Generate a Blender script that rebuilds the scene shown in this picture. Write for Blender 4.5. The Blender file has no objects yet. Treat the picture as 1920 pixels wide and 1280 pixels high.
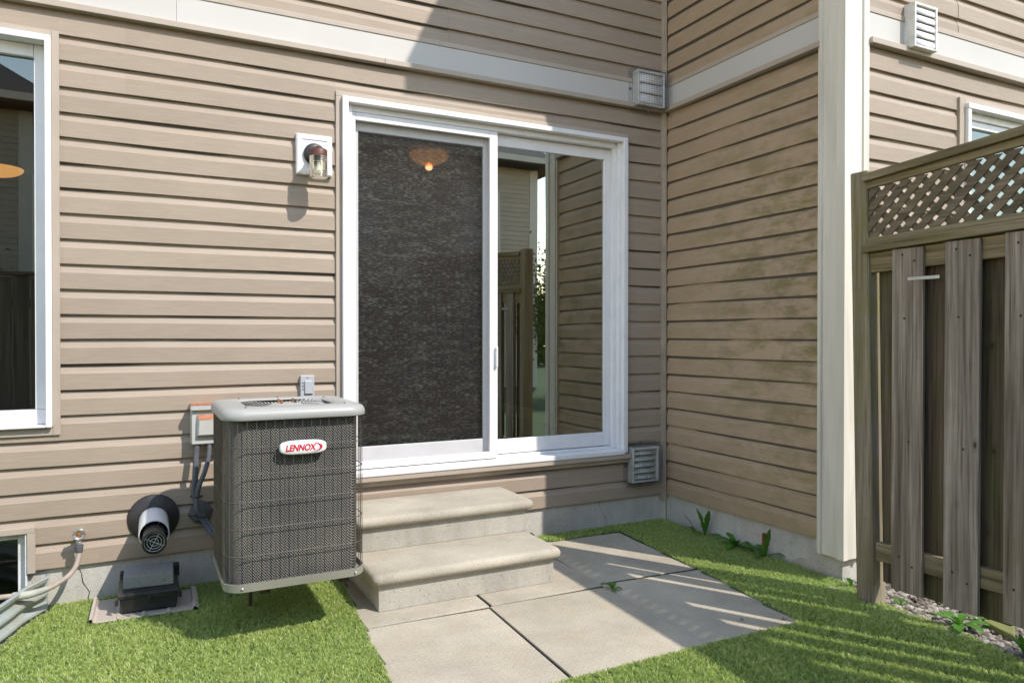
import bpy, math, random
import numpy as np
from mathutils import Matrix, Vector

random.seed(7)
rng = np.random.default_rng(11)
scene = bpy.context.scene
COL = scene.collection
R_ = math.radians

# ------------------------------------------------------------------ camera
cam_d = bpy.data.cameras.new('camera')
cam_d.sensor_width = 36.0
cam_d.lens = 1372.08 / 1920 * 36.0
cam_d.clip_start = 0.05
cam_d.clip_end = 400
cam = bpy.data.objects.new('camera', cam_d)
COL.objects.link(cam)
cam.matrix_world = Matrix(((0.8911, 0.0032, -0.4537, -3.1055),
                           (-0.4537, 0.0068, -0.8911, -3.8704),
                           (0.0002, 1.0, 0.0075, 1.2239),
                           (0, 0, 0, 1)))
scene.camera = cam

# ------------------------------------------------------------------ light
SA, SB = 0.62, 1.25                       # sun travels (-SA, 1, -SB)
sun_dir = Vector((-SA, 1.0, -SB)).normalized()
elev = math.asin(-sun_dir.z)
world = bpy.data.worlds.new('World')
scene.world = world
world.use_nodes = True
wn = world.node_tree.nodes
sky = wn.new('ShaderNodeTexSky')
sky.sky_type = 'NISHITA'
sky.sun_disc = False
sky.sun_elevation = elev
sky.sun_rotation = math.atan2(-sun_dir.x, -sun_dir.y)
sky.air_density = 1.35
sky.dust_density = 0.0
sky.ozone_density = 0.0
wn['Background'].inputs['Strength'].default_value = 0.15
wb = wn.new('ShaderNodeMix')                 # the photograph's white balance
wb.data_type = 'RGBA'; wb.blend_type = 'MULTIPLY'
wb.inputs[0].default_value = 1.0
wb.inputs[7].default_value = (1.18, 1.0, 0.87, 1)
world.node_tree.links.new(sky.outputs[0], wb.inputs[6])
world.node_tree.links.new(wb.outputs[2], wn['Background'].inputs['Color'])
sun_d = bpy.data.lights.new('sun', 'SUN')
sun_d.energy = 2.0
sun_d.angle = R_(0.55)
sun_d.color = (1.0, 0.93, 0.84)
sun = bpy.data.objects.new('sun', sun_d)
COL.objects.link(sun)
sun.rotation_euler = sun_dir.to_track_quat('-Z', 'Y').to_euler()
sun.location = (3, -6, 8)
vs = scene.view_settings
vs.view_transform = 'Standard'
vs.look = 'None'
vs.gamma = 1.0
vs.exposure = 1.36
vs.use_curve_mapping = False


# ------------------------------------------------------------------ materials
def newmat(name):
    m = bpy.data.materials.new(name)
    m.use_nodes = True
    nt = m.node_tree
    return m, nt, nt.nodes['Principled BSDF']


def noise(nt, scale, detail=4.0, stretch=(1, 1, 1), rand=True, rough=0.55, dist=0.0):
    geo = nt.nodes.new('ShaderNodeNewGeometry')
    mp = nt.nodes.new('ShaderNodeMapping')
    mp.inputs['Scale'].default_value = stretch
    nt.links.new(geo.outputs['Position'], mp.inputs['Vector'])
    src = mp.outputs[0]
    if rand:
        oi = nt.nodes.new('ShaderNodeObjectInfo')
        mul = nt.nodes.new('ShaderNodeMath'); mul.operation = 'MULTIPLY'
        mul.inputs[1].default_value = 37.0
        nt.links.new(oi.outputs['Random'], mul.inputs[0])
        add = nt.nodes.new('ShaderNodeVectorMath'); add.operation = 'ADD'
        nt.links.new(src, add.inputs[0])
        nt.links.new(mul.outputs[0], add.inputs[1])
        src = add.outputs[0]
    n = nt.nodes.new('ShaderNodeTexNoise')
    n.inputs['Scale'].default_value = scale
    n.inputs['Detail'].default_value = detail
    n.inputs['Roughness'].default_value = rough
    n.inputs['Distortion'].default_value = dist
    nt.links.new(src, n.inputs['Vector'])
    return n.outputs['Fac']


def ramp(nt, fac, stops):
    r = nt.nodes.new('ShaderNodeValToRGB')
    el = r.color_ramp.elements
    while len(el) < len(stops):
        el.new(0.5)
    for e, (p, c) in zip(el, stops):
        e.position = p
        e.color = c if len(c) == 4 else (*c, 1)
    nt.links.new(fac, r.inputs['Fac'])
    return r.outputs['Color']


def mixc(nt, fac, a, b, mode='MIX'):
    m = nt.nodes.new('ShaderNodeMix')
    m.data_type = 'RGBA'
    m.blend_type = mode
    for k, v in (('Factor', fac), ('A', a), ('B', b)):
        idx = {'Factor': 0, 'A': 6, 'B': 7}[k]
        if hasattr(v, 'node'):
            nt.links.new(v, m.inputs[idx])
        elif k == 'Factor':
            m.inputs[idx].default_value = v
        else:
            m.inputs[idx].default_value = v if len(v) == 4 else (*v, 1)
    return m.outputs[2]


def bump(nt, fac, strength, dist, bsdf):
    b = nt.nodes.new('ShaderNodeBump')
    b.inputs['Strength'].default_value = strength
    b.inputs['Distance'].default_value = dist
    nt.links.new(fac, b.inputs['Height'])
    nt.links.new(b.outputs[0], bsdf.inputs['Normal'])
    return b


def pm(name, col, var=0.12, scale=6, rough=0.6, metal=0.0, bs=60, bst=0.15, bd=0.002, stretch=(1, 1, 1),
       dirt=None, dirt_scale=3, dirt_amt=0.5, spec=0.5, rand=True):
    """painted / cast surface: base colour with blotches, fine relief, optional dirt"""
    m, nt, b = newmat(name)
    lo = tuple(c * (1 - var) for c in col)
    hi = tuple(min(1, c * (1 + var)) for c in col)
    c = ramp(nt, noise(nt, scale, 5, stretch, rand), [(0.32, lo), (0.68, hi)])
    if dirt:
        d = ramp(nt, noise(nt, dirt_scale, 7, stretch, rand, 0.65), [(0.48, (0, 0, 0)), (0.72, (dirt_amt,) * 3)])
        c = mixc(nt, d, c, dirt)
    nt.links.new(c, b.inputs['Base Color'])
    b.inputs['Roughness'].default_value = rough
    b.inputs['Metallic'].default_value = metal
    b.inputs['Specular IOR Level'].default_value = spec
    if bst > 0:
        bump(nt, noise(nt, bs, 4, stretch, rand), bst, bd, b)
    return m


def siding_mat(name, col, algae=False):
    m, nt, b = newmat(name)
    oi = nt.nodes.new('ShaderNodeObjectInfo')
    base = ramp(nt, oi.outputs['Random'], [(0, tuple(c * 0.95 for c in col)), (1, tuple(c * 1.05 for c in col))])
    grain = noise(nt, 9, 5, (0.9, 0.9, 38), True, 0.6)
    g = ramp(nt, grain, [(0.3, (0.87, 0.865, 0.86)), (0.7, (1.08, 1.08, 1.08))])
    c = mixc(nt, 1.0, base, g, 'MULTIPLY')
    blot = ramp(nt, noise(nt, 1.7, 6, (1, 1, 2.2), False, 0.6), [(0.35, (0.93, 0.925, 0.915)), (0.7, (1.03, 1.03, 1.03))])
    c = mixc(nt, 1.0, c, blot, 'MULTIPLY')
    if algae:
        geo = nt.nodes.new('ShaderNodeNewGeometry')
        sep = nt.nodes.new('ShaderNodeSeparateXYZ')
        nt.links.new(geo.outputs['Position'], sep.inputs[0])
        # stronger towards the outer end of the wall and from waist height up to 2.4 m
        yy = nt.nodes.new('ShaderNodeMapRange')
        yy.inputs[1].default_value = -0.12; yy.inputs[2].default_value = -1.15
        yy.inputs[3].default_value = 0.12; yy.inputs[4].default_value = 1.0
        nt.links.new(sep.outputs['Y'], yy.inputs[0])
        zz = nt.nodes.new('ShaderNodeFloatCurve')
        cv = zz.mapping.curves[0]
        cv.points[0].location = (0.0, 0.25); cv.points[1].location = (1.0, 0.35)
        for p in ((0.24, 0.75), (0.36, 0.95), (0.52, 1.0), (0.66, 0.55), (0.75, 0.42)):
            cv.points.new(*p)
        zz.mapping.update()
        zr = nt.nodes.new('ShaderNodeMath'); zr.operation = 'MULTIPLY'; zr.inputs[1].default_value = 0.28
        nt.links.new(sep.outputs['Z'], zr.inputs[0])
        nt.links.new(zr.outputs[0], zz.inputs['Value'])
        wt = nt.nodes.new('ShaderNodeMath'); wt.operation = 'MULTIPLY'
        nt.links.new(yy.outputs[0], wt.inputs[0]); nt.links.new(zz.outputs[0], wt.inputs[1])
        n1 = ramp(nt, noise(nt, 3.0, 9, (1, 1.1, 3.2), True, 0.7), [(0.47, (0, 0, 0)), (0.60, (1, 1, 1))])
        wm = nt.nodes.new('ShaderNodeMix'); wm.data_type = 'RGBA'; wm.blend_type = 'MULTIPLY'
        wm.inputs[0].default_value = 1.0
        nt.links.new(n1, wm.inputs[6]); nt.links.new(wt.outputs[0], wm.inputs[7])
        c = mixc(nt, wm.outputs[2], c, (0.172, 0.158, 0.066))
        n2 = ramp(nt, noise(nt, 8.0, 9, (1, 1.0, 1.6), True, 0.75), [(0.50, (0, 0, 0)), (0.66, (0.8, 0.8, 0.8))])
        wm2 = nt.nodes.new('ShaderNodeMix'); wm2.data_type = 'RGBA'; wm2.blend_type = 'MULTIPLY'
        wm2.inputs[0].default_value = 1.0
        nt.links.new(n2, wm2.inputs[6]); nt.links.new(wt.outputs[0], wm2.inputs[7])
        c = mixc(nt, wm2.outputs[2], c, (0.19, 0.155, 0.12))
        c = mixc(nt, 1.0, c, (1.17, 1.08, 0.94), 'MULTIPLY')  # warm tint, lightened so the colour itself lifts this wall's shade
    nt.links.new(c, b.inputs['Base Color'])
    b.inputs['Roughness'].default_value = 0.52
    b.inputs['Specular IOR Level'].default_value = 0.35
    bump(nt, noise(nt, 14, 4, (1.2, 1.2, 34), True, 0.6), 0.45, 0.0015, b)
    return m


def wood_mat(name, dark, light, axis, moss=None, moss_amt=0.5, moss_lo=0.5):
    m, nt, b = newmat(name)
    st = [26, 26, 26]
    st['xyz'.index(axis)] = 1.1
    st2 = [95, 95, 95]
    st2['xyz'.index(axis)] = 2.2
    broad = noise(nt, 1.0, 3, tuple(st), True, 0.5, 0.6)
    fine = noise(nt, 1.0, 5, tuple(st2), True, 0.7, 0.3)
    c = ramp(nt, broad, [(0.28, dark), (0.72, light)])
    f = ramp(nt, fine, [(0.30, (0.28, 0.26, 0.24)), (0.42, (0.72, 0.70, 0.68)), (0.54, (1.0, 1.0, 1.0)), (0.72, (1.25, 1.24, 1.22))])
    c = mixc(nt, 1.0, c, f, 'MULTIPLY')
    oi = nt.nodes.new('ShaderNodeObjectInfo')
    t = ramp(nt, oi.outputs['Random'], [(0, (0.82, 0.84, 0.86)), (0.5, (1, 1, 1)), (1, (1.14, 1.10, 1.03))])
    c = mixc(nt, 1.0, c, t, 'MULTIPLY')
    # knots
    vor = nt.nodes.new('ShaderNodeTexVoronoi')
    geo = nt.nodes.new('ShaderNodeNewGeometry')
    mp = nt.nodes.new('ShaderNodeMapping')
    ks = [7.0, 7.0, 7.0]; ks['xyz'.index(axis)] = 3.4
    mp.inputs['Scale'].default_value = ks
    nt.links.new(geo.outputs['Position'], mp.inputs['Vector'])
    nt.links.new(mp.outputs[0], vor.inputs['Vector'])
    vor.inputs['Scale'].default_value = 1.0
    k = ramp(nt, vor.outputs['Distance'], [(0.035, (0.9, 0.9, 0.9)), (0.06, (0.25, 0.25, 0.25)), (0.13, (0, 0, 0))])
    c = mixc(nt, k, c, tuple(x * 0.30 for x in dark))
    if moss:
        mo = ramp(nt, noise(nt, 3.2, 8, (1, 1, 1), True, 0.7), [(moss_lo - 0.12, (0, 0, 0)), (moss_lo + 0.12, (moss_amt,) * 3)])
        c = mixc(nt, mo, c, moss)
    nt.links.new(c, b.inputs['Base Color'])
    b.inputs['Roughness'].default_value = 0.85
    b.inputs['Specular IOR Level'].default_value = 0.2
    bump(nt, fine, 0.6, 0.003, b)
    return m


def concrete_mat(name, col, var=0.18, streak=0.0, pits=0.5, tread=False, warm=(0.40, 0.33, 0.22), warm_amt=0.35):
    m, nt, b = newmat(name)
    c = ramp(nt, noise(nt, 2.6, 9, (1, 1, 1), True, 0.62), [(0.3, tuple(x * (1 - var) for x in col)), (0.7, tuple(x * (1 + var) for x in col))])
    w = ramp(nt, noise(nt, 4.0, 6, (1, 1, 1), True, 0.6), [(0.5, (0, 0, 0)), (0.75, (warm_amt,) * 3)])
    c = mixc(nt, w, c, warm)
    if streak:
        s = ramp(nt, noise(nt, 12, 5, (1, 1, 0.12), True, 0.6), [(0.42, (0, 0, 0)), (0.7, (streak,) * 3)])
        c = mixc(nt, s, c, tuple(x * 0.45 for x in col))
    sp = ramp(nt, noise(nt, 160, 3, (1, 1, 1), True, 0.7), [(0.3, (0.78, 0.78, 0.78)), (0.55, (1.02, 1.02, 1.02))])
    c = mixc(nt, 1.0, c, sp, 'MULTIPLY')
    if pits:
        pt = ramp(nt, noise(nt, 70, 1.5, (1, 1, 1), True, 0.4), [(0.29, (pits,) * 3), (0.325, (0, 0, 0))])
        c = mixc(nt, pt, c, tuple(x * 0.25 for x in col))
    nt.links.new(c, b.inputs['Base Color'])
    b.inputs['Roughness'].default_value = 0.88
    b.inputs['Specular IOR Level'].default_value = 0.25
    if tread:                                  # raised lozenge imprint of the slabs
        geo = nt.nodes.new('ShaderNodeNewGeometry')
        mp = nt.nodes.new('ShaderNodeMapping')
        mp.inputs['Rotation'].default_value = (0, 0, R_(45))
        nt.links.new(geo.outputs['Position'], mp.inputs['Vector'])
        bk = nt.nodes.new('ShaderNodeTexBrick')
        bk.inputs['Scale'].default_value = 14
        bk.inputs['Mortar Size'].default_value = 0.09
        bk.inputs['Mortar Smooth'].default_value = 0.8
        bk.inputs['Brick Width'].default_value = 0.5
        bk.inputs['Row Height'].default_value = 0.25
        nt.links.new(mp.outputs[0], bk.inputs['Vector'])
        b1 = bump(nt, bk.outputs['Fac'], 0.4, 0.0018, b)
        b2 = nt.nodes.new('ShaderNodeBump')
        b2.inputs['Strength'].default_value = 0.35
        b2.inputs['Distance'].default_value = 0.002
        nt.links.new(noise(nt, 110, 4), b2.inputs['Height'])
        nt.links.new(b1.outputs[0], b2.inputs['Normal'])
        nt.links.new(b2.outputs[0], b.inputs['Normal'])
    else:
        bump(nt, noise(nt, 55, 7, (1, 1, 1), True, 0.7), 0.45, 0.004, b)
    return m


def glass_mat(name, tint, base, rough=0.0):
    """coated double glazing: see-through with a mirror reflection that grows towards grazing"""
    m, nt, b = newmat(name)
    nt.nodes.remove(b)
    tr = nt.nodes.new('ShaderNodeBsdfTransparent'); tr.inputs[0].default_value = (*tint, 1)
    gl = nt.nodes.new('ShaderNodeBsdfGlossy'); gl.inputs['Roughness'].default_value = rough
    gl.inputs['Color'].default_value = (0.86, 0.96, 0.95, 1)
    fr = nt.nodes.new('ShaderNodeFresnel'); fr.inputs[0].default_value = 1.5
    ad = nt.nodes.new('ShaderNodeMath'); ad.operation = 'ADD'; ad.inputs[1].default_value = base; ad.use_clamp = True
    nt.links.new(fr.outputs[0], ad.inputs[0])
    mx = nt.nodes.new('ShaderNodeMixShader')
    nt.links.new(ad.outputs[0], mx.inputs[0]); nt.links.new(tr.outputs[0], mx.inputs[1]); nt.links.new(gl.outputs[0], mx.inputs[2])
    nt.links.new(mx.outputs[0], nt.nodes['Material Output'].inputs[0])
    # slight waviness of the panes
    bp = nt.nodes.new('ShaderNodeBump'); bp.inputs['Strength'].default_value = 0.04; bp.inputs['Distance'].default_value = 0.01
    nt.links.new(noise(nt, 2.2, 1.0, (1, 1, 0.6)), bp.inputs['Height'])
    nt.links.new(bp.outputs[0], gl.inputs['Normal'])
    return m


def emit_mat(name, col, s):
    m, nt, b = newmat(name)
    b.inputs['Base Color'].default_value = (*col, 1)
    b.inputs['Emission Color'].default_value = (*col, 1)
    b.inputs['Emission Strength'].default_value = s
    return m


BEIGE = (0.358, 0.287, 0.225)
M = {}
M['siding'] = siding_mat('vinyl_siding', BEIGE)
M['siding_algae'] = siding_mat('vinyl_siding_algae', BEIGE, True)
M['sheath'] = pm('wall_sheathing', (0.10, 0.085, 0.07))
M['trim'] = pm('beige_trim', (0.405, 0.34, 0.28), 0.05, 8, 0.5, bst=0.05)
M['trim_weath'] = pm('beige_trim_weathered', (0.40, 0.33, 0.26), 0.12, 9, 0.55, bst=0.06, dirt=(0.2, 0.17, 0.13))
M['band'] = pm('white_band', (0.52, 0.497, 0.472), 0.04, 3, 0.45, bst=0.03, dirt=(0.45, 0.43, 0.39), dirt_scale=1.5, dirt_amt=0.3)
M['cream'] = pm('cream_trim', (0.68, 0.64, 0.57), 0.06, 3, 0.5, bst=0.03, stretch=(4, 4, 0.4), dirt=(0.36, 0.33, 0.24), dirt_scale=2.5, dirt_amt=0.45)
M['white'] = pm('white_vinyl', (0.80, 0.785, 0.80), 0.03, 5, 0.32, bst=0.02, dirt=(0.55, 0.52, 0.46), dirt_scale=6, dirt_amt=0.25)
M['white_dirty'] = pm('white_vinyl_dirty', (0.70, 0.70, 0.68), 0.06, 12, 0.45, bst=0.05, dirt=(0.33, 0.34, 0.26), dirt_scale=11, dirt_amt=0.7)
M['vent_algae'] = pm('white_plastic_algae', (0.60, 0.62, 0.58), 0.1, 20, 0.55, bst=0.1, dirt=(0.17, 0.19, 0.10), dirt_scale=16, dirt_amt=0.95)
M['found'] = concrete_mat('foundation_concrete', (0.53, 0.505, 0.465), 0.2, 0.25, 0.4)
M['step'] = concrete_mat('step_concrete', (0.43, 0.39, 0.32), 0.20, 0.0, 0.25, warm=(0.36, 0.30, 0.20), warm_amt=0.4)
M['riser'] = concrete_mat('riser_concrete', (0.43, 0.405, 0.355), 0.14, 0.30, 0.35, warm_amt=0.25)
M['slab'] = concrete_mat('slab_concrete', (0.44, 0.392, 0.315), 0.22, 0.0, 0.15, True, warm=(0.42, 0.34, 0.22), warm_amt=0.45)
M['cblock'] = concrete_mat('block_concrete', (0.26, 0.265, 0.27), 0.18, 0.0, 0.6)
M['crack'] = pm('crack_dark', (0.03, 0.026, 0.02), bst=0)
M['glass'] = glass_mat('door_glass', (0.80, 0.84, 0.82), 0.40)
M['glass_slider'] = glass_mat('slider_glass', (0.95, 0.96, 0.95), 0.05)
M['glass_win'] = glass_mat('window_glass', (0.6, 0.66, 0.66), 0.12)
M['glass_dark'] = glass_mat('basement_glass', (0.5, 0.52, 0.5), 0.03)
M['floor_in'] = pm('room_floor', (0.10, 0.06, 0.035), 0.25, 8, 0.35, stretch=(1, 6, 1))
M['wall_in'] = pm('room_wall', (0.30, 0.28, 0.24), 0.04, 3, 0.8, bst=0.02)
M['wall_dim'] = pm('room_wall_dark', (0.12, 0.11, 0.10), 0.04, 3, 0.8, bst=0.02)
M['base_in'] = pm('room_baseboard', (0.75, 0.74, 0.71), 0.03, 3, 0.45, bst=0)
M['lamp_glow'] = emit_mat('lamp_bowl_lit', (1.0, 0.44, 0.11), 0.42)
M['bulb_glow'] = emit_mat('lamp_bulb_lit', (1.0, 0.62, 0.28), 22)
M['lamp_glow_strong'] = emit_mat('lamp_bowl_lit_bright', (1.0, 0.46, 0.14), 2.4)
M['lamp_metal'] = pm('lamp_bracket', (0.05, 0.04, 0.03), metal=0.6, rough=0.4, bst=0)
M['acgrey'] = pm('ac_painted_steel', (0.36, 0.36, 0.345), 0.06, 7, 0.42, bst=0.04, dirt=(0.30, 0.28, 0.22), dirt_scale=7, dirt_amt=0.45)
M['acbase'] = pm('ac_base_pan', (0.25, 0.245, 0.205), 0.08, 7, 0.5, bst=0.04, dirt=(0.22, 0.2, 0.14))
M['wire'] = pm('guard_wire', (0.11, 0.095, 0.08), rough=0.5, metal=0.3, bst=0)
M['galv'] = pm('galvanised_wire', (0.16, 0.165, 0.17), rough=0.5, metal=0.6, bst=0)
M['rust'] = pm('rusty_steel', (0.23, 0.085, 0.035), 0.4, 50, 0.85, bst=0.3)
M['brkt'] = pm('bracket_steel', (0.045, 0.033, 0.026), 0.35, 30, 0.75, bst=0.2, dirt=(0.2, 0.08, 0.03), dirt_scale=20)
M['black'] = pm('black_plastic', (0.018, 0.018, 0.02), 0.2, 14, 0.42, bst=0.1, dirt=(0.10, 0.09, 0.07), dirt_scale=9, dirt_amt=0.35)
M['rubber'] = pm('black_rubber', (0.028, 0.026, 0.028), 0.25, 10, 0.55, bst=0.1, dirt=(0.12, 0.10, 0.08), dirt_scale=6, dirt_amt=0.3)
M['pipe'] = pm('white_pipe', (0.66, 0.67, 0.68), 0.05, 9, 0.3, bst=0.02)
M['insul'] = pm('grey_insulation', (0.085, 0.09, 0.105), 0.2, 25, 0.75, bst=0.25)
M['box'] = pm('grey_box', (0.47, 0.465, 0.44), 0.06, 8, 0.5, bst=0.05, dirt=(0.33, 0.27, 0.2), dirt_scale=8)
M['boxrust'] = pm('rust_orange', (0.36, 0.15, 0.075), 0.35, 40, 0.8, bst=0.2)
M['outlet'] = pm('outlet_grey', (0.42, 0.43, 0.46), 0.06, 14, 0.4, bst=0.03)
M['outlet_dark'] = pm('outlet_recess', (0.09, 0.09, 0.10), bst=0)
M['badge'] = pm('badge_white', (0.80, 0.82, 0.83), 0.02, 4, 0.28, bst=0)
M['red'] = pm('badge_red', (0.62, 0.012, 0.035), 0.04, 4, 0.4, bst=0)
M['brown'] = pm('brown_lamp_cap', (0.10, 0.032, 0.018), 0.3, 40, 0.5, bst=0.1)
M['dkbrown'] = pm('dark_lamp_base', (0.022, 0.018, 0.017), 0.2, 30, 0.45, bst=0.05)
M['jar'], _nt, _b = newmat('lamp_jar_glass')
_b.inputs['Base Color'].default_value = (0.93, 0.86, 0.66, 1)
_b.inputs['Transmission Weight'].default_value = 1.0
_b.inputs['Roughness'].default_value = 0.22
_b.inputs['IOR'].default_value = 1.3
M['hose'] = pm('beige_hose', (0.36, 0.295, 0.245), 0.14, 20, 0.6, bst=0.1, dirt=(0.25, 0.19, 0.14))
M['putty'] = pm('sealing_putty', (0.10, 0.10, 0.095), 0.25, 30, 0.9, bst=0.5, bs=40, bd=0.004)
M['tape'] = pm('grey_sleeve', (0.33, 0.34, 0.29), 0.2, 18, 0.7, bst=0.4, bs=30, bd=0.004)
M['tap'] = pm('tap_metal', (0.38, 0.38, 0.37), 0.4, 60, 0.45, 0.7, bst=0.2)
M['brass'] = pm('tap_brass', (0.42, 0.17, 0.05), 0.3, 60, 0.5, 0.5, bst=0.2)
M['well'] = pm('window_well_steel', (0.38, 0.43, 0.42), 0.12, 7, 0.5, 0.25, bst=0.06, dirt=(0.42, 0.35, 0.25), dirt_scale=5, dirt_amt=0.6)
M['soffit'] = pm('soffit_vinyl', (0.50, 0.435, 0.375), 0.05, 7, 0.5, bst=0.04, dirt=(0.3, 0.25, 0.2), dirt_scale=6)
M['hole'] = pm('soffit_hole', (0.09, 0.075, 0.06), bst=0)
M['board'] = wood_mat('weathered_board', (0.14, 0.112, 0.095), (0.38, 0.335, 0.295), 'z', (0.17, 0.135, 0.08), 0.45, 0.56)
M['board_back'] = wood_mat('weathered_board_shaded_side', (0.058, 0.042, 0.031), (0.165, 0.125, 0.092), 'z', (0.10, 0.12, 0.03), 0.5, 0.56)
M['post'] = wood_mat('fence_post_wood', (0.15, 0.115, 0.09), (0.36, 0.31, 0.25), 'z', (0.20, 0.185, 0.065), 0.7, 0.53)
M['rail'] = wood_mat('mossy_rail_wood', (0.145, 0.115, 0.075), (0.35, 0.29, 0.20), 'y', (0.205, 0.175, 0.07), 0.5, 0.50)
M['lat'] = wood_mat('lattice_wood', (0.10, 0.082, 0.06), (0.25, 0.205, 0.15), 'y', (0.15, 0.125, 0.07), 0.5, 0.52)
M['rail_x'] = wood_mat('rail_wood', (0.10, 0.085, 0.06), (0.24, 0.205, 0.15), 'x')
M['nail'] = pm('nail_head', (0.012, 0.011, 0.01), bst=0)
M['latch'] = pm('latch_zinc', (0.52, 0.53, 0.50), 0.1, 40, 0.45, 0.4, bst=0.05)
M['dirt'] = pm('soil', (0.075, 0.055, 0.038), 0.3, 30, 0.95, bst=0.6, bs=90, bd=0.01)
M['lawn'] = pm('lawn_base', (0.050, 0.085, 0.022), 0.35, 40, 0.95, bst=0.4)
M['turfback'] = pm('turf_backing', (0.08, 0.13, 0.04), 0.35, 60, 0.95, bst=0.3)
M['roof'] = pm('roof_shingle', (0.055, 0.052, 0.055), 0.35, 22, 0.9, bst=0.3, stretch=(1, 1, 4))
M['farwall'] = siding_mat('far_siding', (0.42, 0.38, 0.33))
M['fascia'] = pm('fascia_white', (0.55, 0.54, 0.52), 0.04, 4, 0.5, bst=0)
M['bark'] = pm('bark', (0.09, 0.07, 0.05), 0.3, 20, 0.9, bst=0.5, stretch=(1, 1, 0.2))
M['deadleaf'] = pm('dead_leaf', (0.20, 0.07, 0.03), 0.3, 60, 0.8, bst=0.1)
M['edging'] = wood_mat('mossy_edging', (0.13, 0.13, 0.06), (0.28, 0.27, 0.13), 'y', (0.20, 0.23, 0.07), 0.7, 0.45)


def leaf_mat(name, lo, hi, island=True, transl=0.25):
    m, nt, b = newmat(name)
    if island:
        g = nt.nodes.new('ShaderNodeNewGeometry')
        f = g.outputs['Random Per Island']
    else:
        f = noise(nt, 12)
    stops = [(0.0, lo), (1.0, hi)]
    c = ramp(nt, f, stops)
    nt.links.new(c, b.inputs['Base Color'])
    b.inputs['Roughness'].default_value = 0.5
    b.inputs['Specular IOR Level'].default_value = 0.3
    tr = nt.nodes.new('ShaderNodeBsdfTranslucent')
    nt.links.new(c, tr.inputs[0])
    mx = nt.nodes.new('ShaderNodeMixShader'); mx.inputs[0].default_value = transl
    nt.links.new(b.outputs[0], mx.inputs[1]); nt.links.new(tr.outputs[0], mx.inputs[2])
    nt.links.new(mx.outputs[0], nt.nodes['Material Output'].inputs[0])
    return m


def turf_mat():
    m, nt, b = newmat('turf_blades')
    g = nt.nodes.new('ShaderNodeNewGeometry')
    tn = noise(nt, 75, 2, (1, 1, 0.15), False)
    mxf = nt.nodes.new('ShaderNodeMix'); mxf.data_type = 'FLOAT'; mxf.inputs[0].default_value = 0.55
    sc_ = nt.nodes.new('ShaderNodeMapRange')
    sc_.inputs[1].default_value = 0.28; sc_.inputs[2].default_value = 0.72
    nt.links.new(tn, sc_.inputs[0])
    nt.links.new(g.outputs['Random Per Island'], mxf.inputs[2]); nt.links.new(sc_.outputs[0], mxf.inputs[3])
    c = ramp(nt, mxf.outputs[0],
             [(0.0, (0.18, 0.30, 0.075)), (0.26, (0.335, 0.465, 0.115)), (0.52, (0.50, 0.60, 0.19)),
              (0.72, (0.63, 0.70, 0.30)), (0.86, (0.72, 0.74, 0.45)), (1.0, (0.78, 0.75, 0.60))])
    blot = ramp(nt, noise(nt, 3.0, 4, (1, 1, 1), False), [(0.3, (0.86, 0.9, 0.84)), (0.7, (1.08, 1.05, 1.05))])
    c = mixc(nt, 1.0, c, blot, 'MULTIPLY')
    nt.links.new(c, b.inputs['Base Color'])
    b.inputs['Roughness'].default_value = 0.42
    b.inputs['Specular IOR Level'].default_value = 0.45
    tr = nt.nodes.new('ShaderNodeBsdfTranslucent')
    nt.links.new(c, tr.inputs[0])
    mx = nt.nodes.new('ShaderNodeMixShader'); mx.inputs[0].default_value = 0.42
    nt.links.new(b.outputs[0], mx.inputs[1]); nt.links.new(tr.outputs[0], mx.inputs[2])
    nt.links.new(mx.outputs[0], nt.nodes['Material Output'].inputs[0])
    return m


M['turf'] = turf_mat()
M['weed'] = leaf_mat('weed_leaf', (0.035, 0.13, 0.015), (0.10, 0.26, 0.03))
M['treeleaf'] = leaf_mat('tree_leaf', (0.03, 0.08, 0.015), (0.09, 0.17, 0.035))


def stone_mat():
    m, nt, b = newmat('gravel_stones')
    g = nt.nodes.new('ShaderNodeNewGeometry')
    c = ramp(nt, g.outputs['Random Per Island'], [(0, (0.09, 0.075, 0.06)), (0.4, (0.20, 0.17, 0.14)), (0.75, (0.30, 0.27, 0.235)), (1, (0.42, 0.39, 0.35))])
    nt.links.new(c, b.inputs['Base Color'])
    b.inputs['Roughness'].default_value = 0.8
    return m


M['gravel'] = stone_mat()


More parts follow.
